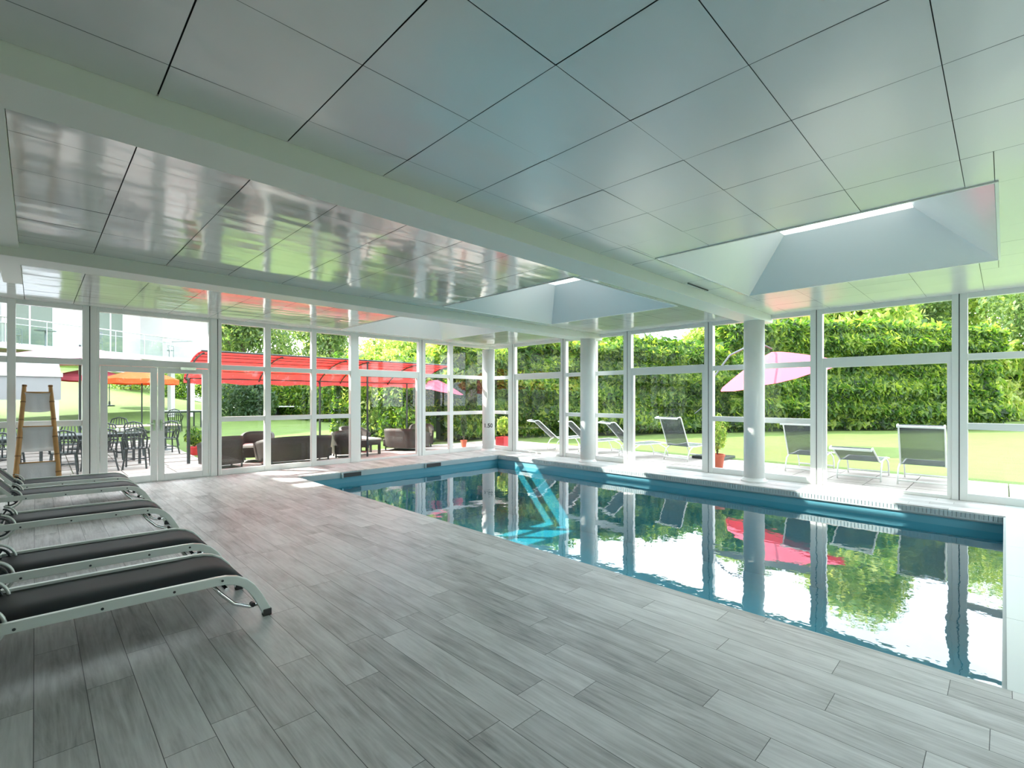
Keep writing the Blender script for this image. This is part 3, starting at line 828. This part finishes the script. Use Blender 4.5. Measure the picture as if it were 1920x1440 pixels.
# trees beyond the right hedge
for i, (u, dd, h, r, mk, lab) in enumerate([
    (1352, 36, 9.5, 2.8, 'lime', 'round bright tree behind the hedge above the pink parasol'),
    (1430, 37, 11.5, 3.4, 'tree', 'dense tree behind the hedge hidden partly by the nearest column'),
    (1510, 35, 11.5, 3.2, 'lime', 'pale tree behind the hedge right of the nearest column'),
    (1615, 33, 13.5, 3.8, 'lime', 'tall bright tree above the hedge in the widest bay, left one'),
    (1715, 46, 14.5, 4.6, 'tree', 'tall tree above the hedge in the widest bay, right one'),
    (1850, 44, 17.0, 5.4, 'lime', 'tall sunlit tree at the right edge of the view'),
    (1985, 34, 11.0, 4.0, 'tree', 'green tree just past the right edge of the view'),
    (1140, 30, 6.3, 1.7, 'lime', 'pale blossoming tree behind the middle column'),
    (1075, 32, 6.0, 1.6, 'lime', 'bright tree behind the hedge left of the middle column'),
    ]):
    x, y = at(u, dd); tree(lab, x, y, h, r, M[mk], 15000, .22, seed=i + 10, group='trees beyond the garden hedge')
# trees behind the back lawn
for i, (u, dd, h, r, mk, lab) in enumerate([
    (215, 52, 7, 4.2, 'tree', 'broad tree on the hill seen over the dining terrace, left one'),
    (310, 50, 7, 4.0, 'tree', 'broad tree on the hill seen through the right door leaf'),
    (395, 40, 10, 3.8, 'tree', 'tall tree just right of the hotel wing'),
    (455, 36, 10.5, 3.4, 'tree', 'tall tree above the left end of the red pergola'),
    (625, 33, 9.5, 3.0, 'tree', 'dense grey-green tree above the middle of the red pergola'),
    (535, 40, 9, 2.3, 'tree', 'thin tree with bare branches showing against the sky'),
    (715, 30, 5.2, 2.3, 'lime', 'pale round tree above the right part of the pergola'),
    (765, 27, 5.0, 2.0, 'lime', 'pale bushy tree left of the last back bay'),
    (835, 26, 5.0, 1.9, 'lime', 'bright tree over the hedge in the last back bay'),
    (900, 24, 5.2, 1.8, 'lime', 'bright tree over the hedge behind the corner column'),
    (955, 25, 5.2, 1.7, 'lime', 'bright tree beside the corner bay of the garden side'),
    (100, 60, 8, 5, 'tree', 'broad tree on the hill behind the grey awning'),
    ]):
    x, y = at(u, dd); tree(lab, x, y, h, r, M[mk], 11000 if i != 5 else 2600, .17 if mk == 'tree' else .13, seed=i + 40, group='trees behind the back lawn')
for i, (u, dd, h, r, mk, lab) in enumerate([
    (466, 27, 1.9, 1.2, 'spruce', 'dark blue-green bush on the lawn under the pergola edge'),
    (530, 31, 2.6, 1.8, 'laurel', 'green bush behind the white table on the lawn'),
    (585, 30, 2.4, 1.6, 'laurel', 'bright green bush right of the white table'),
    (640, 29, 2.6, 1.7, 'laurel', 'green bush left of the open lawn'),
    (720, 18.2, 2.7, 1.15, 'lime', 'bushy yellow-green shrub right behind the wicker sofas'),
    (765, 17.4, 2.6, 1.0, 'laurel', 'leafy green shrub beside the wicker sofas'),
    (245, 46, 3.0, 2.5, 'laurel', 'low shrub on the hill beneath the left hill tree'),
    (345, 45, 2.8, 2.3, 'laurel', 'low shrub on the hill beneath the right hill tree'),
    ]):
    x, y = at(u, dd); tree(lab, x, y, h, r, M[mk], 7000, .085 if dd < 20 else .12, zlow=0, kind='shrub', seed=i + 70, trunk=.05, name='shrub', blobs=12, group='shrubs around the back lawn')

# ------------------------------------------------------------------ outdoor sling sunbeds
def sunbed(label, loc, rz, back=52, seatlen=1.15):
    t = thing('outdoor_sunbed', label, 'sunbed', loc, rz, 'white framed sunbeds on the side terrace')
    W = .31; a = math.radians(back); L = .78; hz = .36
    seat = [(0, hz), (.3, hz - .015), (.6, hz), (.85, hz + .015), (1.05, hz - .01), (1.25, hz - .03)]
    bk = [(-L * k / 5 * math.cos(a), hz + L * k / 5 * math.sin(a)) for k in range(6)]
    bk += [(bk[-1][0] - .05, bk[-1][1] + .022), (bk[-1][0] - .13, bk[-1][1] + .012), (bk[-1][0] - .17, bk[-1][1] - .01)]
    for s in (-1, 1):
        b = MB(); b.tube([(x, s * W, z) for x, z in bk[::-1] + seat], .014, 8); b.build('side_tube', M['white'], t, smooth=True)
        b = MB()
        b.tube([(-.10, s * (W + .03), .0), (-.08, s * (W + .03), .14), (0, s * (W + .03), .28), (.14, s * (W + .02), .35)], .014, 8)
        b.build('leg', M['white'], t, smooth=True)
        b = MB()
        b.tube([(.70, s * (W + .02), .36), (.86, s * (W + .03), .28), (.95, s * (W + .03), .14), (.97, s * (W + .03), .0)], .014, 8)
        b.build('leg', M['white'], t, smooth=True)
    b = MB(); ribbon_y(b, bk[:-1], -W + .005, W - .005); b.build('sling_back', M['sling_out'], t, smooth=True, solid=.004)
    b = MB(); ribbon_y(b, seat, -W + .005, W - .005); b.build('sling_seat', M['sling_out'], t, smooth=True, solid=.004)
    e = bk[-1]; MB().tube([(e[0], -W - .01, e[1]), (e[0], W + .01, e[1])], .022, 8).build('end_bar', M['white'], t)
    MB().tube([(1.25, -W, hz - .03), (1.25, W, hz - .03)], .014, 8).build('end_bar', M['white'], t)
    for x in (-.09, .96): MB().tube([(x, -W - .03, .07), (x, W + .03, .07)], .018, 8).build('cross_bar', M['white'], t)
    return t
sunbed('sunbed with its upright back turned to the wide bay between the two nearer columns', (11.5, 5.75, 0), -.15, 66)
sunbed('sunbed seen right of the nearest column, back raised', (11.55, 2.95, 0), .02, 60)
sunbed('sunbed with its back folded low, left in the widest bay', (11.25, 1.95, 0), .02, 22)
sunbed('sunbed with its back raised, right in the widest bay', (11.25, 1.02, 0), .02, 66)
sunbed('reclined sunbed seen beside the middle column on its right', (11.2, 6.98, 0), -.5, 46)
sunbed('reclined sunbed farthest left of the garden side, before the hedge', (11.25, 9.6, 0), -.5, 42)
sunbed('reclined sunbed second from the left of the garden side', (11.2, 8.35, 0), -.5, 44)

# pots
def pot(label, loc, r, h, m, square=False, name='flower_pot'):
    t = thing(name, label, 'flower pot', loc)
    b = MB()
    if square: b.box(-r, r, -r, r, 0, h); b.build('planter', m, t, bevel=.012)
    else: b.lathe([(r * .72, 0), (r * .98, h * .86), (r * 1.08, h * .86), (r * 1.08, h), (r * .9, h), (r * .88, h * .93)], n=24); b.build('planter', m, t)
    return t
def plant(t, h0, h, spread, m, count, size):
    b = MB()
    for k in range(7):
        a = k * 2.4; e = (spread * math.cos(a) * .8, spread * math.sin(a) * .8, h0 + h * (.7 + .05 * k))
        b.tube([(0, 0, h0 - .05), (e[0] * .3, e[1] * .3, h0 + h * .4), e], .006, 5)
    b.build('stem', M['bark'], t)
    d = rng.normal(0, 1, (count, 3)); d /= np.linalg.norm(d, axis=1)[:, None]
    p = d * rng.uniform(.3, 1, (count, 1)) ** .5 * np.array([spread, spread, h * .5]) + np.array([0, 0, h0 + h * .58])
    leaves_mesh('foliage', p, d, size, m, t, droop=.5)
t = pot('terracotta pot with a feathery plant before the post left of the nearest column', (10.62, 4.40, 0), .15, .34, M['terra']); plant(t, .32, .85, .20, M['lime'], 420, .05)
t = pot('square red planter with a yellow-green plant at the corner bay', (10.75, 11.30, 0), .19, .32, M['redpot'], True); plant(t, .32, .62, .22, M['lime'], 380, .07)
t = pot('small terracotta pot with a slim plant outside the last back bay', (9.75, 12.10, 0), .10, .22, M['terra']); plant(t, .2, .9, .10, M['spruce'], 260, .05)
t = pot('red pot with a bushy plant on a black stand by the dining terrace', (3.12, 15.6, 0), .17, .24, M['redpot']); plant(t, .22, .5, .24, M['laurel'], 380, .06)

# ------------------------------------------------------------------ parasols
def tz(x, y): return max(0, gz(x, y) + .03)
def setdown(x, y): return tz(x, y) if (y < 20.2 and x < 3) else gz(x, y)
def canopy(b, R, drop, n=8, valance=0, rise=.0, z=0, m=0):
    base = len(b.v); rings = 6
    b.v.append((0, 0, z))
    for k in range(1, rings + 1):
        f = k / rings
        for j in range(n * 3):
            a = 2 * PI * j / (n * 3); edge = .97 if j % 3 else 1.0
            sag = .02 * R * (j % 3 != 0)
            b.v.append((R * f * edge * math.cos(a), R * f * edge * math.sin(a), z - drop * f ** 1.25 - sag * f))
    nn = n * 3
    for j in range(nn): b.f.append((base, base + 1 + j, base + 1 + (j + 1) % nn)); b.mi.append(m)
    for k in range(rings - 1):
        for j in range(nn):
            a = base + 1 + k * nn + j; c = base + 1 + k * nn + (j + 1) % nn; b.f.append((a, a + nn, c + nn, c)); b.mi.append(m)
    if valance:
        e = base + 1 + (rings - 1) * nn; n2 = len(b.v)
        for j in range(nn): x, y, zz = b.v[e + j]; b.v.append((x, y, zz - valance))
        for j in range(nn): b.f.append((e + j, e + (j + 1) % nn, n2 + (j + 1) % nn, n2 + j)); b.mi.append(m)
def parasol(label, loc, R, top, drop, m, valance=.18):
    t = thing('parasol', label, 'parasol', loc, 0, 'open parasols on the dining terrace')
    b = MB(); canopy(b, R, drop, 8, valance, z=top); b.build('canopy', m, t, solid=.004)
    MB().tube([(0, 0, 0), (0, 0, top + .05)], .024, 10).build('pole', M['dsteel'], t)
    b = MB(); b.lathe([(.28, 0), (.28, .05), (.06, .09), (.05, .3)], n=20); b.build('base', M['dsteel'], t)
    for k in range(8):
        a = 2 * PI * k / 8; MB().tube([(0, 0, top - .06), (R * .96 * math.cos(a), R * .96 * math.sin(a), top - drop - .01)], .008, 5).build('rib', M['dsteel'], t)
    return t
x, y = at(266, 18.6); parasol('orange parasol open above the beige stone table', (x, y, gz(x, y) + .03), 1.2, 2.42, .38, M['orange'])
x, y = at(172, 23); parasol('pinkish parasol half hidden left of the orange one', (x, y, gz(x, y)), 1.5, 2.45, .42, M['pink'])
x, y = at(205, 31); parasol('far white parasol seen through the left door leaf', (x, y, gz(x, y)), 1.4, 2.5, .35, M['cushion'])
x, y = at(-15, 20); parasol('red parasol cut by the left edge of the view', (x, y, gz(x, y)), 1.4, 2.75, .3, M['red'])
x, y = at(800, 17.5); parasol('pink parasol tilted behind the last back bay', (x, y, 0), 1.0, 2.25, .35, M['pink'], 0).rotation_euler = (.14, .12, 0)

x, y = at(150, 13.8); parasol('wide pale pink parasol seen above the glass door and the ladder bay', (x, y, setdown(x, y)), 1.95, 2.92, .44, M['palepink'], 0)
# cantilever parasol over the side terrace
x, y = at(1338, 12.6)
t = thing('cantilever_parasol', 'large tilted pink cantilever parasol beyond the nearest column', 'parasol', (x, y, 0))
cx_, cy2 = at(1447, 14.6); cx_ -= x; cy2 -= y
MB().tube([(0, 0, 0), (0, 0, 1.4), (0, 0, 2.35)], .032, 10).build('mast', M['dsteel'], t)
top = Vector((cx_, cy2, 3.05))
b = MB(); b.tube([(0, 0, 1.5), Vector((0, 0, 2.1)), Vector((cx_ * .25, cy2 * .25, 2.72)), Vector((cx_ * .55, cy2 * .55, 3.02)), Vector((cx_ * .85, cy2 * .85, 3.12)), top], .025, 8)
b.build('arm', M['dsteel'], t, smooth=True)
MB().bar((0, 0, 1.55), (-.35, .35, 1.15), .02, .02).build('crank_handle', M['dsteel'], t)
b = MB(); canopy(b, 1.72, .74, 8, 0)
c_ = b.build('canopy', M['pink'], t, smooth=False, solid=.004)
c_.location = (cx_, cy2, 2.95)
tiltdir = Vector((-.5, .75, 0))                      # the side leaning down: left in the view, towards the camera
c_.rotation_mode = 'QUATERNION'
from mathutils import Quaternion
c_.rotation_quaternion = Quaternion(Vector((-.70, -.71, 0)).normalized(), math.radians(16))
for k in range(8):
    a = 2 * PI * k / 8; MB().tube([(0, 0, -.04), (.8 * math.cos(a), .8 * math.sin(a), -.34), (1.68 * math.cos(a), 1.68 * math.sin(a), -.75)], .009, 5).build('rib', M['dsteel'], c_)
b = MB(); b.box(-.4, .4, -.4, .4, 0, .07); b.build('base_plate', M['dsteel'], t, bevel=.01)

# ------------------------------------------------------------------ red pergola
x0, x1, y0, y1 = 2.5, 9.15, 11.9, 13.6; ZE, ZT = 2.04, 2.56
pg = thing('pergola', 'long black steel pergola roofed with curved red cloth behind the back wall', 'pergola', ((x0 + x1) / 2, (y0 + y1) / 2, 0))
px_, py_ = (x0 + x1) / 2, (y0 + y1) / 2
def arch(v): return ZE + (ZT - ZE) * max(0, math.cos(PI * v / 2)) ** .75
ribs = [2.55, 4.15, 5.72, 6.35, 7.9, 9.1]
b = MB(); rows = 12; cols = 44
for j in range(rows + 1):
    for i in range(cols + 1):
        u, v = i / cols, j / rows; xx = x0 + (x1 - x0) * u
        z = arch(v) - .012 * abs(math.sin(PI * v * 5)) - .008 * math.sin(u * 60)
        b.v.append((xx - px_, y0 + (y1 - y0) * v - py_, z))
for j in range(rows):
    for i in range(cols):
        a = j * (cols + 1) + i; b.f.append((a, a + 1, a + cols + 2, a + cols + 1)); b.mi.append(0)
b.build('cloth_roof', M['red'], pg, solid=.004)
b = MB()
for i in range(cols):
    u0, u1 = x0 + (x1 - x0) * i / cols - px_, x0 + (x1 - x0) * (i + 1) / cols - px_
    yy = y1 - py_
    b.quad((u0, yy, ZE), (u1, yy, ZE), (u1, yy + .01, ZE - .13 - .02 * math.sin(i)), (u0, yy + .01, ZE - .13 - .02 * math.sin(i - 1)))
b.build('valance', M['red'], pg, solid=.004)
for k, xx in enumerate(ribs):
    b = MB(); b.tube([(xx - px_, y0 + (y1 - y0) * v / 12 - py_, arch(v / 12) - .05) for v in range(13)], .022, 6)
    b.build('arch_rib', M['dsteel'], pg, smooth=True)
for xx, yy in ((2.6, y1), (5.75, y1), (8.6, y1), (6.32, y0 + .02)):
    b = MB(); b.tube([(xx - px_, yy - py_, 0), (xx - px_, yy - py_, ZE if yy > 13 else ZT - .03)], .036 if xx < 3 else .026, 10); b.build('post', M['dsteel'], pg)
for v, r_ in ((0, .02), (.17, .009), (.33, .009), (.5, .009), (.67, .009), (.83, .009), (1, .02)):
    MB().tube([(x0 - px_, y0 + (y1 - y0) * v - py_, arch(v) - .035 * (0 < v < 1)), (x1 - px_, y0 + (y1 - y0) * v - py_, arch(v) - .035 * (0 < v < 1))], r_, 6).build('long_rail', M['dsteel'], pg)

# ------------------------------------------------------------------ wicker lounge furniture
def wicker_seat(label, loc, rz, w, group, name='wicker_armchair', cat='armchair', d=.72, h=.72):
    """rounded tub shell: back and arms in one curved wall, front open (local -y)"""
    t = thing(name, label, cat, loc, rz, group)
    b = MB(); n = 28; out = []
    for i in range(n + 1):
        a = PI * (i / n); ex = .45
        cxn = math.copysign(abs(math.cos(a)) ** ex, math.cos(a)); sy = abs(math.sin(a)) ** .6
        hh = h * (.74 + .26 * sy)
        out.append((w / 2 * cxn, -d / 2 + d * sy, hh))
    rows = 6
    for (sc_, off) in ((1, 0), (.86, .0)):
        for j in range(rows + 1):
            f = j / rows
            for x_, y_, hh in out:
                k = sc_ * (.93 + .07 * f); b.v.append((x_ * k, (y_ + .1) * k - .1 if sc_ < 1 else y_ * (.95 + .05 * f), .09 + (hh - .09) * f))
    m_ = n + 1
    for s in (0, 1):
        o_ = s * m_ * (rows + 1)
        for j in range(rows):
            for i in range(n):
                a = o_ + j * m_ + i; b.f.append((a, a + 1, a + m_ + 1, a + m_)); b.mi.append(0)
    A = rows * m_; B = A + m_ * (rows + 1)
    for i in range(n): b.f.append((A + i, A + i + 1, B + i + 1, B + i)); b.mi.append(0)
    for i in (0, n):
        for j in range(rows): a = j * m_ + i; c = a + m_ * (rows + 1); b.f.append((a, a + m_, c + m_, c)); b.mi.append(0)
    b.build('tub_back', M['wicker'], t, smooth=True)
    MB().box(-w / 2 * .86, w / 2 * .86, -d / 2, d / 2 * .75, .12, .34).build('seat_frame', M['wicker'], t, bevel=.02)
    MB().box(-w / 2 * .8, w / 2 * .8, -d / 2 + .01, d / 2 * .6, .345, .43).build('cushion', M['cushion'], t, bevel=.03)
    for sx in (-1, 1):
        for sy in (-1, 1):
            MB().tube([(sx * w * .38, sy * d * .32, 0), (sx * w * .38, sy * d * .32, .14)], .022, 8).build('leg', M['dsteel'], t)
    return t
G = 'brown wicker lounge furniture under the pergola'
wicker_seat('brown wicker tub chair just right of the double door, back to the glass', (3.02, 12.35, 0), PI + .2, .78, G)
wicker_seat('brown wicker tub chair facing the hall, second from the door', (3.95, 13.05, 0), -.35, .78, G)
wicker_seat('long brown wicker sofa with its back to the triple bay', (4.55, 12.1, 0), PI, 1.75, G, 'wicker_sofa', 'sofa', .8, .66)
wicker_seat('wicker tub chair right of the long sofa, back to the glass', (5.95, 12.35, 0), PI - .3, .8, G)
wicker_seat('wicker tub chair behind the low table in the wide back bay', (6.7, 13.5, 0), -.1, .8, G)
wicker_seat('low wicker sofa filling the right part of the wide back bay', (8.0, 12.75, 0), PI / 2 + .55, 1.3, G, 'wicker_sofa', 'sofa', .9, .66)
wicker_seat('wicker tub chair in the last back bay beside the small pot', (8.95, 13.3, 0), -.6, .8, G)
t = thing('coffee_table', 'low wicker coffee table in the wide back bay', 'table', (6.55, 12.55, 0))
MB().box(-.38, .38, -.3, .3, .40, .44).build('table_top', M['cushion'], t, bevel=.01)
MB().box(-.36, .36, -.28, .28, .26, .40).build('apron', M['wicker'], t)
for sx in (-1, 1):
    for sy in (-1, 1): MB().box(sx * .33 - .03, sx * .33 + .03, sy * .25 - .03, sy * .25 + .03, 0, .27).build('leg', M['wicker'], t)

# ------------------------------------------------------------------ dining terrace
def dining_chair(label, loc, rz):
    t = thing('garden_chair', label, 'chair', loc, rz, 'dark metal chairs on the dining terrace')
    b = MB(); b.lathe([(.05, -.012), (.235, -.012), (.24, 0), (.235, .012), (.05, .008)], c=(0, 0, .44), n=20); b.build('seat', M['dsteel'], t)
    for sx in (-1, 1):
        MB().tube([(sx * .19, -.18, .44), (sx * .21, -.21, .22), (sx * .22, -.25, 0)], .018, 6).build('leg', M['dsteel'], t)
        MB().tube([(sx * .17, .19, .44), (sx * .19, .24, .2), (sx * .21, .30, 0)], .018, 6).build('leg', M['dsteel'], t)
        MB().tube([(sx * .21, -.19, .43), (sx * .25, -.2, .60), (sx * .26, -.05, .66), (sx * .23, .22, .68)], .018, 6).build('armrest', M['dsteel'], t, smooth=True)
    b = MB()
    b.tube([(-.2, .2, .44), (-.22, .25, .68), (-.16, .28, .86), (0, .29, .91), (.16, .28, .86), (.22, .25, .68), (.2, .2, .44)], .018, 6)
    for x_ in (-.12, -.06, 0, .06, .12): b.tube([(x_, .2, .45), (x_ * 1.2, .25, .66), (x_ * .9, .285, .88)], .012, 5)
    b.tube([(-.21, .25, .66), (0, .262, .70), (.21, .25, .66)], .012, 5)
    b.build('backrest', M['dsteel'], t, smooth=True)
    MB().tube([(-.2, -.2, .2), (.2, .22, .2)], .012, 5).build('stretcher', M['dsteel'], t); MB().tube([(.2, -.2, .205), (-.2, .22, .205)], .012, 5).build('stretcher', M['dsteel'], t)
    return t
def table(label, loc, rz, w, d, top, ped=False):
    t = thing('garden_table', label, 'table', loc, rz, 'tables on the dining terrace')
    MB().box(-w / 2, w / 2, -d / 2, d / 2, .715, .745).build('table_top', top, t, bevel=.008)
    if ped:
        for sx in (-1, 1):
            b = MB(); b.lathe([(.2, 0), (.18, .03), (.06, .06), (.045, .3), (.07, .5), (.05, .62), (.12, .715)], c=(sx * w * .3, 0, 0), n=14); b.build('pedestal', M['dsteel'], t)
    else:
        for sx in (-1, 1):
            for sy in (-1, 1): MB().box(sx * (w / 2 - .06) - .025, sx * (w / 2 - .06) + .025, sy * (d / 2 - .06) - .025, sy * (d / 2 - .06) + .025, 0, .715).build('leg', M['dsteel'], t)
        MB().box(-w / 2 + .05, w / 2 - .05, -d / 2 + .05, d / 2 - .05, .65, .714).build('apron', M['dsteel'], t)
    return t
table('dark garden table nearest the double door, with a tray on it', (1.05, 14.6, tz(1.05, 14.6)), .05, 1.5, .8, M['tabletop'])
table('beige stone-topped table under the orange parasol', (2.2, 16.9, tz(2.2, 16.9)), .05, 1.5, .85, M['stonetop'], True)
table('dark garden table seen behind the bamboo ladder', (-.5, 14.3, tz(0, 14.3)), 0, 1.3, .8, M['tabletop'])
x, y = at(335, 21); table('far grey-green garden table seen in the right door leaf', (x, y, tz(x, y) - .03 * (y > 20.2)), .2, 1.6, .8, M['curtain'])
for lab, x, y, r in [
    ('dark metal chair close to the left door leaf, back towards the hall', 1.62, 13.62, 2.9),
    ('dark metal chair left of the left door leaf, turned sideways', .98, 13.55, 3.5),
    ('dark metal chair behind the right foot of the bamboo ladder', .42, 13.5, 3.1),
    ('dark metal chair at the left side of the table behind the ladder', -.45, 13.35, 3.2),
    ('dark metal chair at the far side of the table nearest the door', 1.3, 15.45, .1),
    ('dark metal chair at the far side of the table, left one', .6, 15.5, -.1),
    ('dark metal chair at the far side of the table behind the ladder', -.4, 15.1, .1),
    ('dark metal chair before the stone-topped table, left one', 1.85, 16.05, 3.0),
    ('dark metal chair before the stone-topped table, right one', 2.55, 16.0, 3.3),
    ('dark metal chair at the right end of the stone-topped table', 2.85, 18.0, .6),
    ('dark metal chair at the far side of the stone-topped table', 1.7, 17.9, -.2),
    ]:
    dining_chair(lab, (x, y, setdown(x, y)), r)
x, y = at(328, 19.3); dining_chair('dark metal chair before the far grey-green table', (x, y, setdown(x, y)), 2.9)
# tray with pots on the table by the door
t = thing('serving_tray', 'dark tray with small jars on the table by the door', 'tray', (1.5, 14.55, tz(1.05, 14.6) + .745), .05)
MB().box(-.22, .22, -.16, .16, 0, .02).build('tray_base', M['black'], t)
for k in range(4): MB().lathe([(.03, .02), (.035, .08), (.02, .1)], c=(-.13 + .09 * k, 0, 0), n=10).build('jar', M['cushion'], t)
# garden lantern
x, y = .15, 14.0
t = thing('garden_lantern', 'small dark lantern on the table behind the ladder', 'lantern', (-.18, 14.25, tz(0, 14.3) + .745))
MB().lathe([(.06, 0), (.06, .02), (.04, .04), (.05, .16)], n=12).build('lamp_body', M['dsteel'], t)
MB().lathe([(.09, .16), (.07, .2), (.02, .25), (.01, .27)], n=12).build('lamp_roof', M['dsteel'], t)

# grey retractable awning on the left
t = thing('awning', 'grey retractable awning with hanging valance over the dining terrace at the left', 'awning', (-2.2, 15.0, 0))
b = MB()
b.quad((-3.2, 0, 2.05), (2.62, 0, 2.05), (2.62, 0, 1.52), (-3.2, 0, 1.52)); b.build('valance', M['greycloth'], t, solid=.006)
b = MB(); b.quad((-3.2, 0, 2.1), (2.62, 0, 2.1), (2.62, 2.6, 2.7), (-3.2, 2.6, 2.7)); b.build('cloth_roof', M['greycloth'], t, solid=.006)
b = MB(); b.box(-3.2, 2.65, -.04, .04, 2.04, 2.12); b.build('front_bar', M['white'], t)
b = MB(); b.bar((-1.5, 0, 2.06), (.4, 1.2, 2.1), .04, .04); b.bar((.4, 1.2, 2.1), (-1.2, 2.5, 2.5), .04, .04); b.bar((2.4, 0, 2.06), (.9, 1.0, 2.12), .04, .04); b.bar((.9, 1.0, 2.12), (2.2, 2.5, 2.5), .04, .04)
b.build('folding_arm', M['dsteel'], t)
for x_ in (-3.0, 2.60):
    for y_ in (2.5,):
        MB().box(x_ - .05, x_ + .05, y_ - .05, y_ + .05, .0, 2.62).build('post', M['white'], t)

# ------------------------------------------------------------------ hotel wing on the left, raised on posts
HX, HY = 1.44, 28.17; hd = Vector((.855, .519, 0)).normalized(); hn = Vector((-hd.y, hd.x, 0))
hrot = math.atan2(hd.y, hd.x)
ht = thing('hotel_wing', 'white hotel wing with balconies seen over the dining terrace', 'building', (HX, HY, 0), hrot)
# local x along the facade (0 at pixel column 153), local y away from the camera side
b = MB(); b.box(-14, 5.6, 0, 1.5, 3.48, 3.69); b.build('balcony_slab', M['facade'], ht)
b = MB(); b.box(-14, 8.2, 1.5, 8, 3.3, 7.6)
b.build('wall', M['facade'], ht)
b = MB(); b.box(-14.2, 8.6, -.3, 8.2, 7.6, 7.9); b.build('roof', M['lead'], ht)
for k, (a, c) in enumerate([(-5.2, -3.3), (-1.9, -.1), (1.6, 2.9)]):
    f = MB().box(a, c, 1.44, 1.52, 3.72, 5.9).build('window', M['frame'], ht)
    MB().box(a + .08, (a + c) / 2 - .04, 1.42, 1.45, 3.85, 5.82).build('pane', M['shade'], f)
    MB().box((a + c) / 2 + .04, c - .08, 1.42, 1.45, 3.85, 5.82).build('pane', M['shade'], f)
for x_ in (-6.3, -2.6, 3.9):
    MB().box(x_ - .12, x_ + .12, .05, 1.5, 3.69, 7.6).build('partition', M['facade'], ht)
b = MB()
b.tube([(-14, .03, 4.69), (5.55, .03, 4.69)], .03, 8)
for x_ in np.arange(-13.5, 5.7, 1.36): b.tube([(x_, .03, 3.69), (x_, .03, 4.69)], .016, 6)
b.tube([(-14, .03, 4.45), (5.55, .03, 4.45)], .012, 6); b.tube([(5.55, .03, 4.69), (5.55, 1.5, 4.69)], .03, 8)
b.build('railing', M['balcony_rail'], ht)
bglass = glass_mat('balcony_glass', (.93, .97, .97), .04)
MB().box(-14, 5.5, .04, .05, 3.72, 4.44).build('balcony_glass', bglass, ht)
for x_ in (-13, -9, -4.6, .7, 5.0):
    zz = gz(HX + hd.x * x_, HY + hd.y * x_)
    MB().box(x_ - .12, x_ + .12, .8, 1.04, zz - .1, 3.5).build('support_post', M['facade'], ht)
o = MB().box(-18, -3.25, 13.6, 24.5, -.1, 8.0).build('sun_block', M['facade'])  # unseen block added to keep sun off the dining terrace and left floor
tag(o, 'added plain white block beyond the left edge of the view, blocking the sun', 'building')
# balcony chairs and tables
def hotel_pt(lx, ly): return (HX + hd.x * lx + hn.x * ly, HY + hd.y * lx + hn.y * ly, 3.69)
def balc_chair(label, lx, ly, rz):
    t = thing('balcony_chair', label, 'chair', hotel_pt(lx, ly), hrot + rz, 'pale chairs on the hotel balcony')
    MB().box(-.24, .24, -.24, .24, .40, .43).build('seat', M['balcony_furniture'], t)
    MB().box(-.22, .22, .22, .25, .43, .95).build('backrest', M['balcony_furniture'], t)
    for sx in (-1, 1):
        for sy in (-1, 1): MB().tube([(sx * .22, sy * .22, 0), (sx * .22, sy * .22, .42)], .014, 6).build('leg', M['balcony_furniture'], t)
        MB().tube([(sx * .25, -.22, .40), (sx * .26, -.2, .63), (sx * .25, .24, .65)], .013, 6).build('armrest', M['balcony_furniture'], t)
balc_chair('pale chair on the hotel balcony, leftmost of the three', -2.0, .7, 1.2)
balc_chair('pale chair on the hotel balcony right of the partition wall', 1.0, .7, -1.0)
balc_chair('pale chair at the right end of the hotel balcony', 4.6, .75, 1.3)
t = thing('balcony_table', 'small pale table on the left part of the hotel balcony', 'table', hotel_pt(-.9, .7), hrot)
MB().lathe([(.35, .70), (.35, .72)], n=20).build('table_top', M['balcony_furniture'], t)
MB().lathe([(.2, 0), (.03, .04), (.03, .70)], n=12).build('pedestal', M['balcony_furniture'], t)

# ------------------------------------------------------------------ white frame and table on the back lawn
xa, ya = at(360, 27.0); xb, yb_ = at(442, 31.0)
t = thing('garden_arch', 'white post arch standing on the lawn right of the door', 'arch', (xa, ya, gz(xa, ya)))
vx, vy = xb - xa, yb_ - ya; zb = gz(xb, yb_) - gz(xa, ya)
MB().tube([(0, 0, -.05), (0, 0, 2.45)], .15, 4).build('post', M['white'], t)
MB().tube([(vx, vy, zb - .05), (vx, vy, 2.45)], .15, 4).build('post', M['white'], t)
MB().bar((0, 0, 2.38), (vx, vy, 2.38), .12, .14).build('crossbar', M['white'], t)
x, y = at(548, 29.5)
t = thing('outdoor_game_table', 'white rectangular table on the lawn under the pergola cloth edge', 'table', (x, y, gz(x, y)), -.6)
MB().box(-1.3, 1.3, -.7, .7, .74, .80).build('table_top', M['white'], t)
for sx in (-.8, .8): MB().box(sx - .05, sx + .05, -.5, .5, 0, .74).build('leg', M['dsteel'], t)
MB().box(-.02, .02, -.75, .75, .80, .95).build('net', M['dsteel'], t)
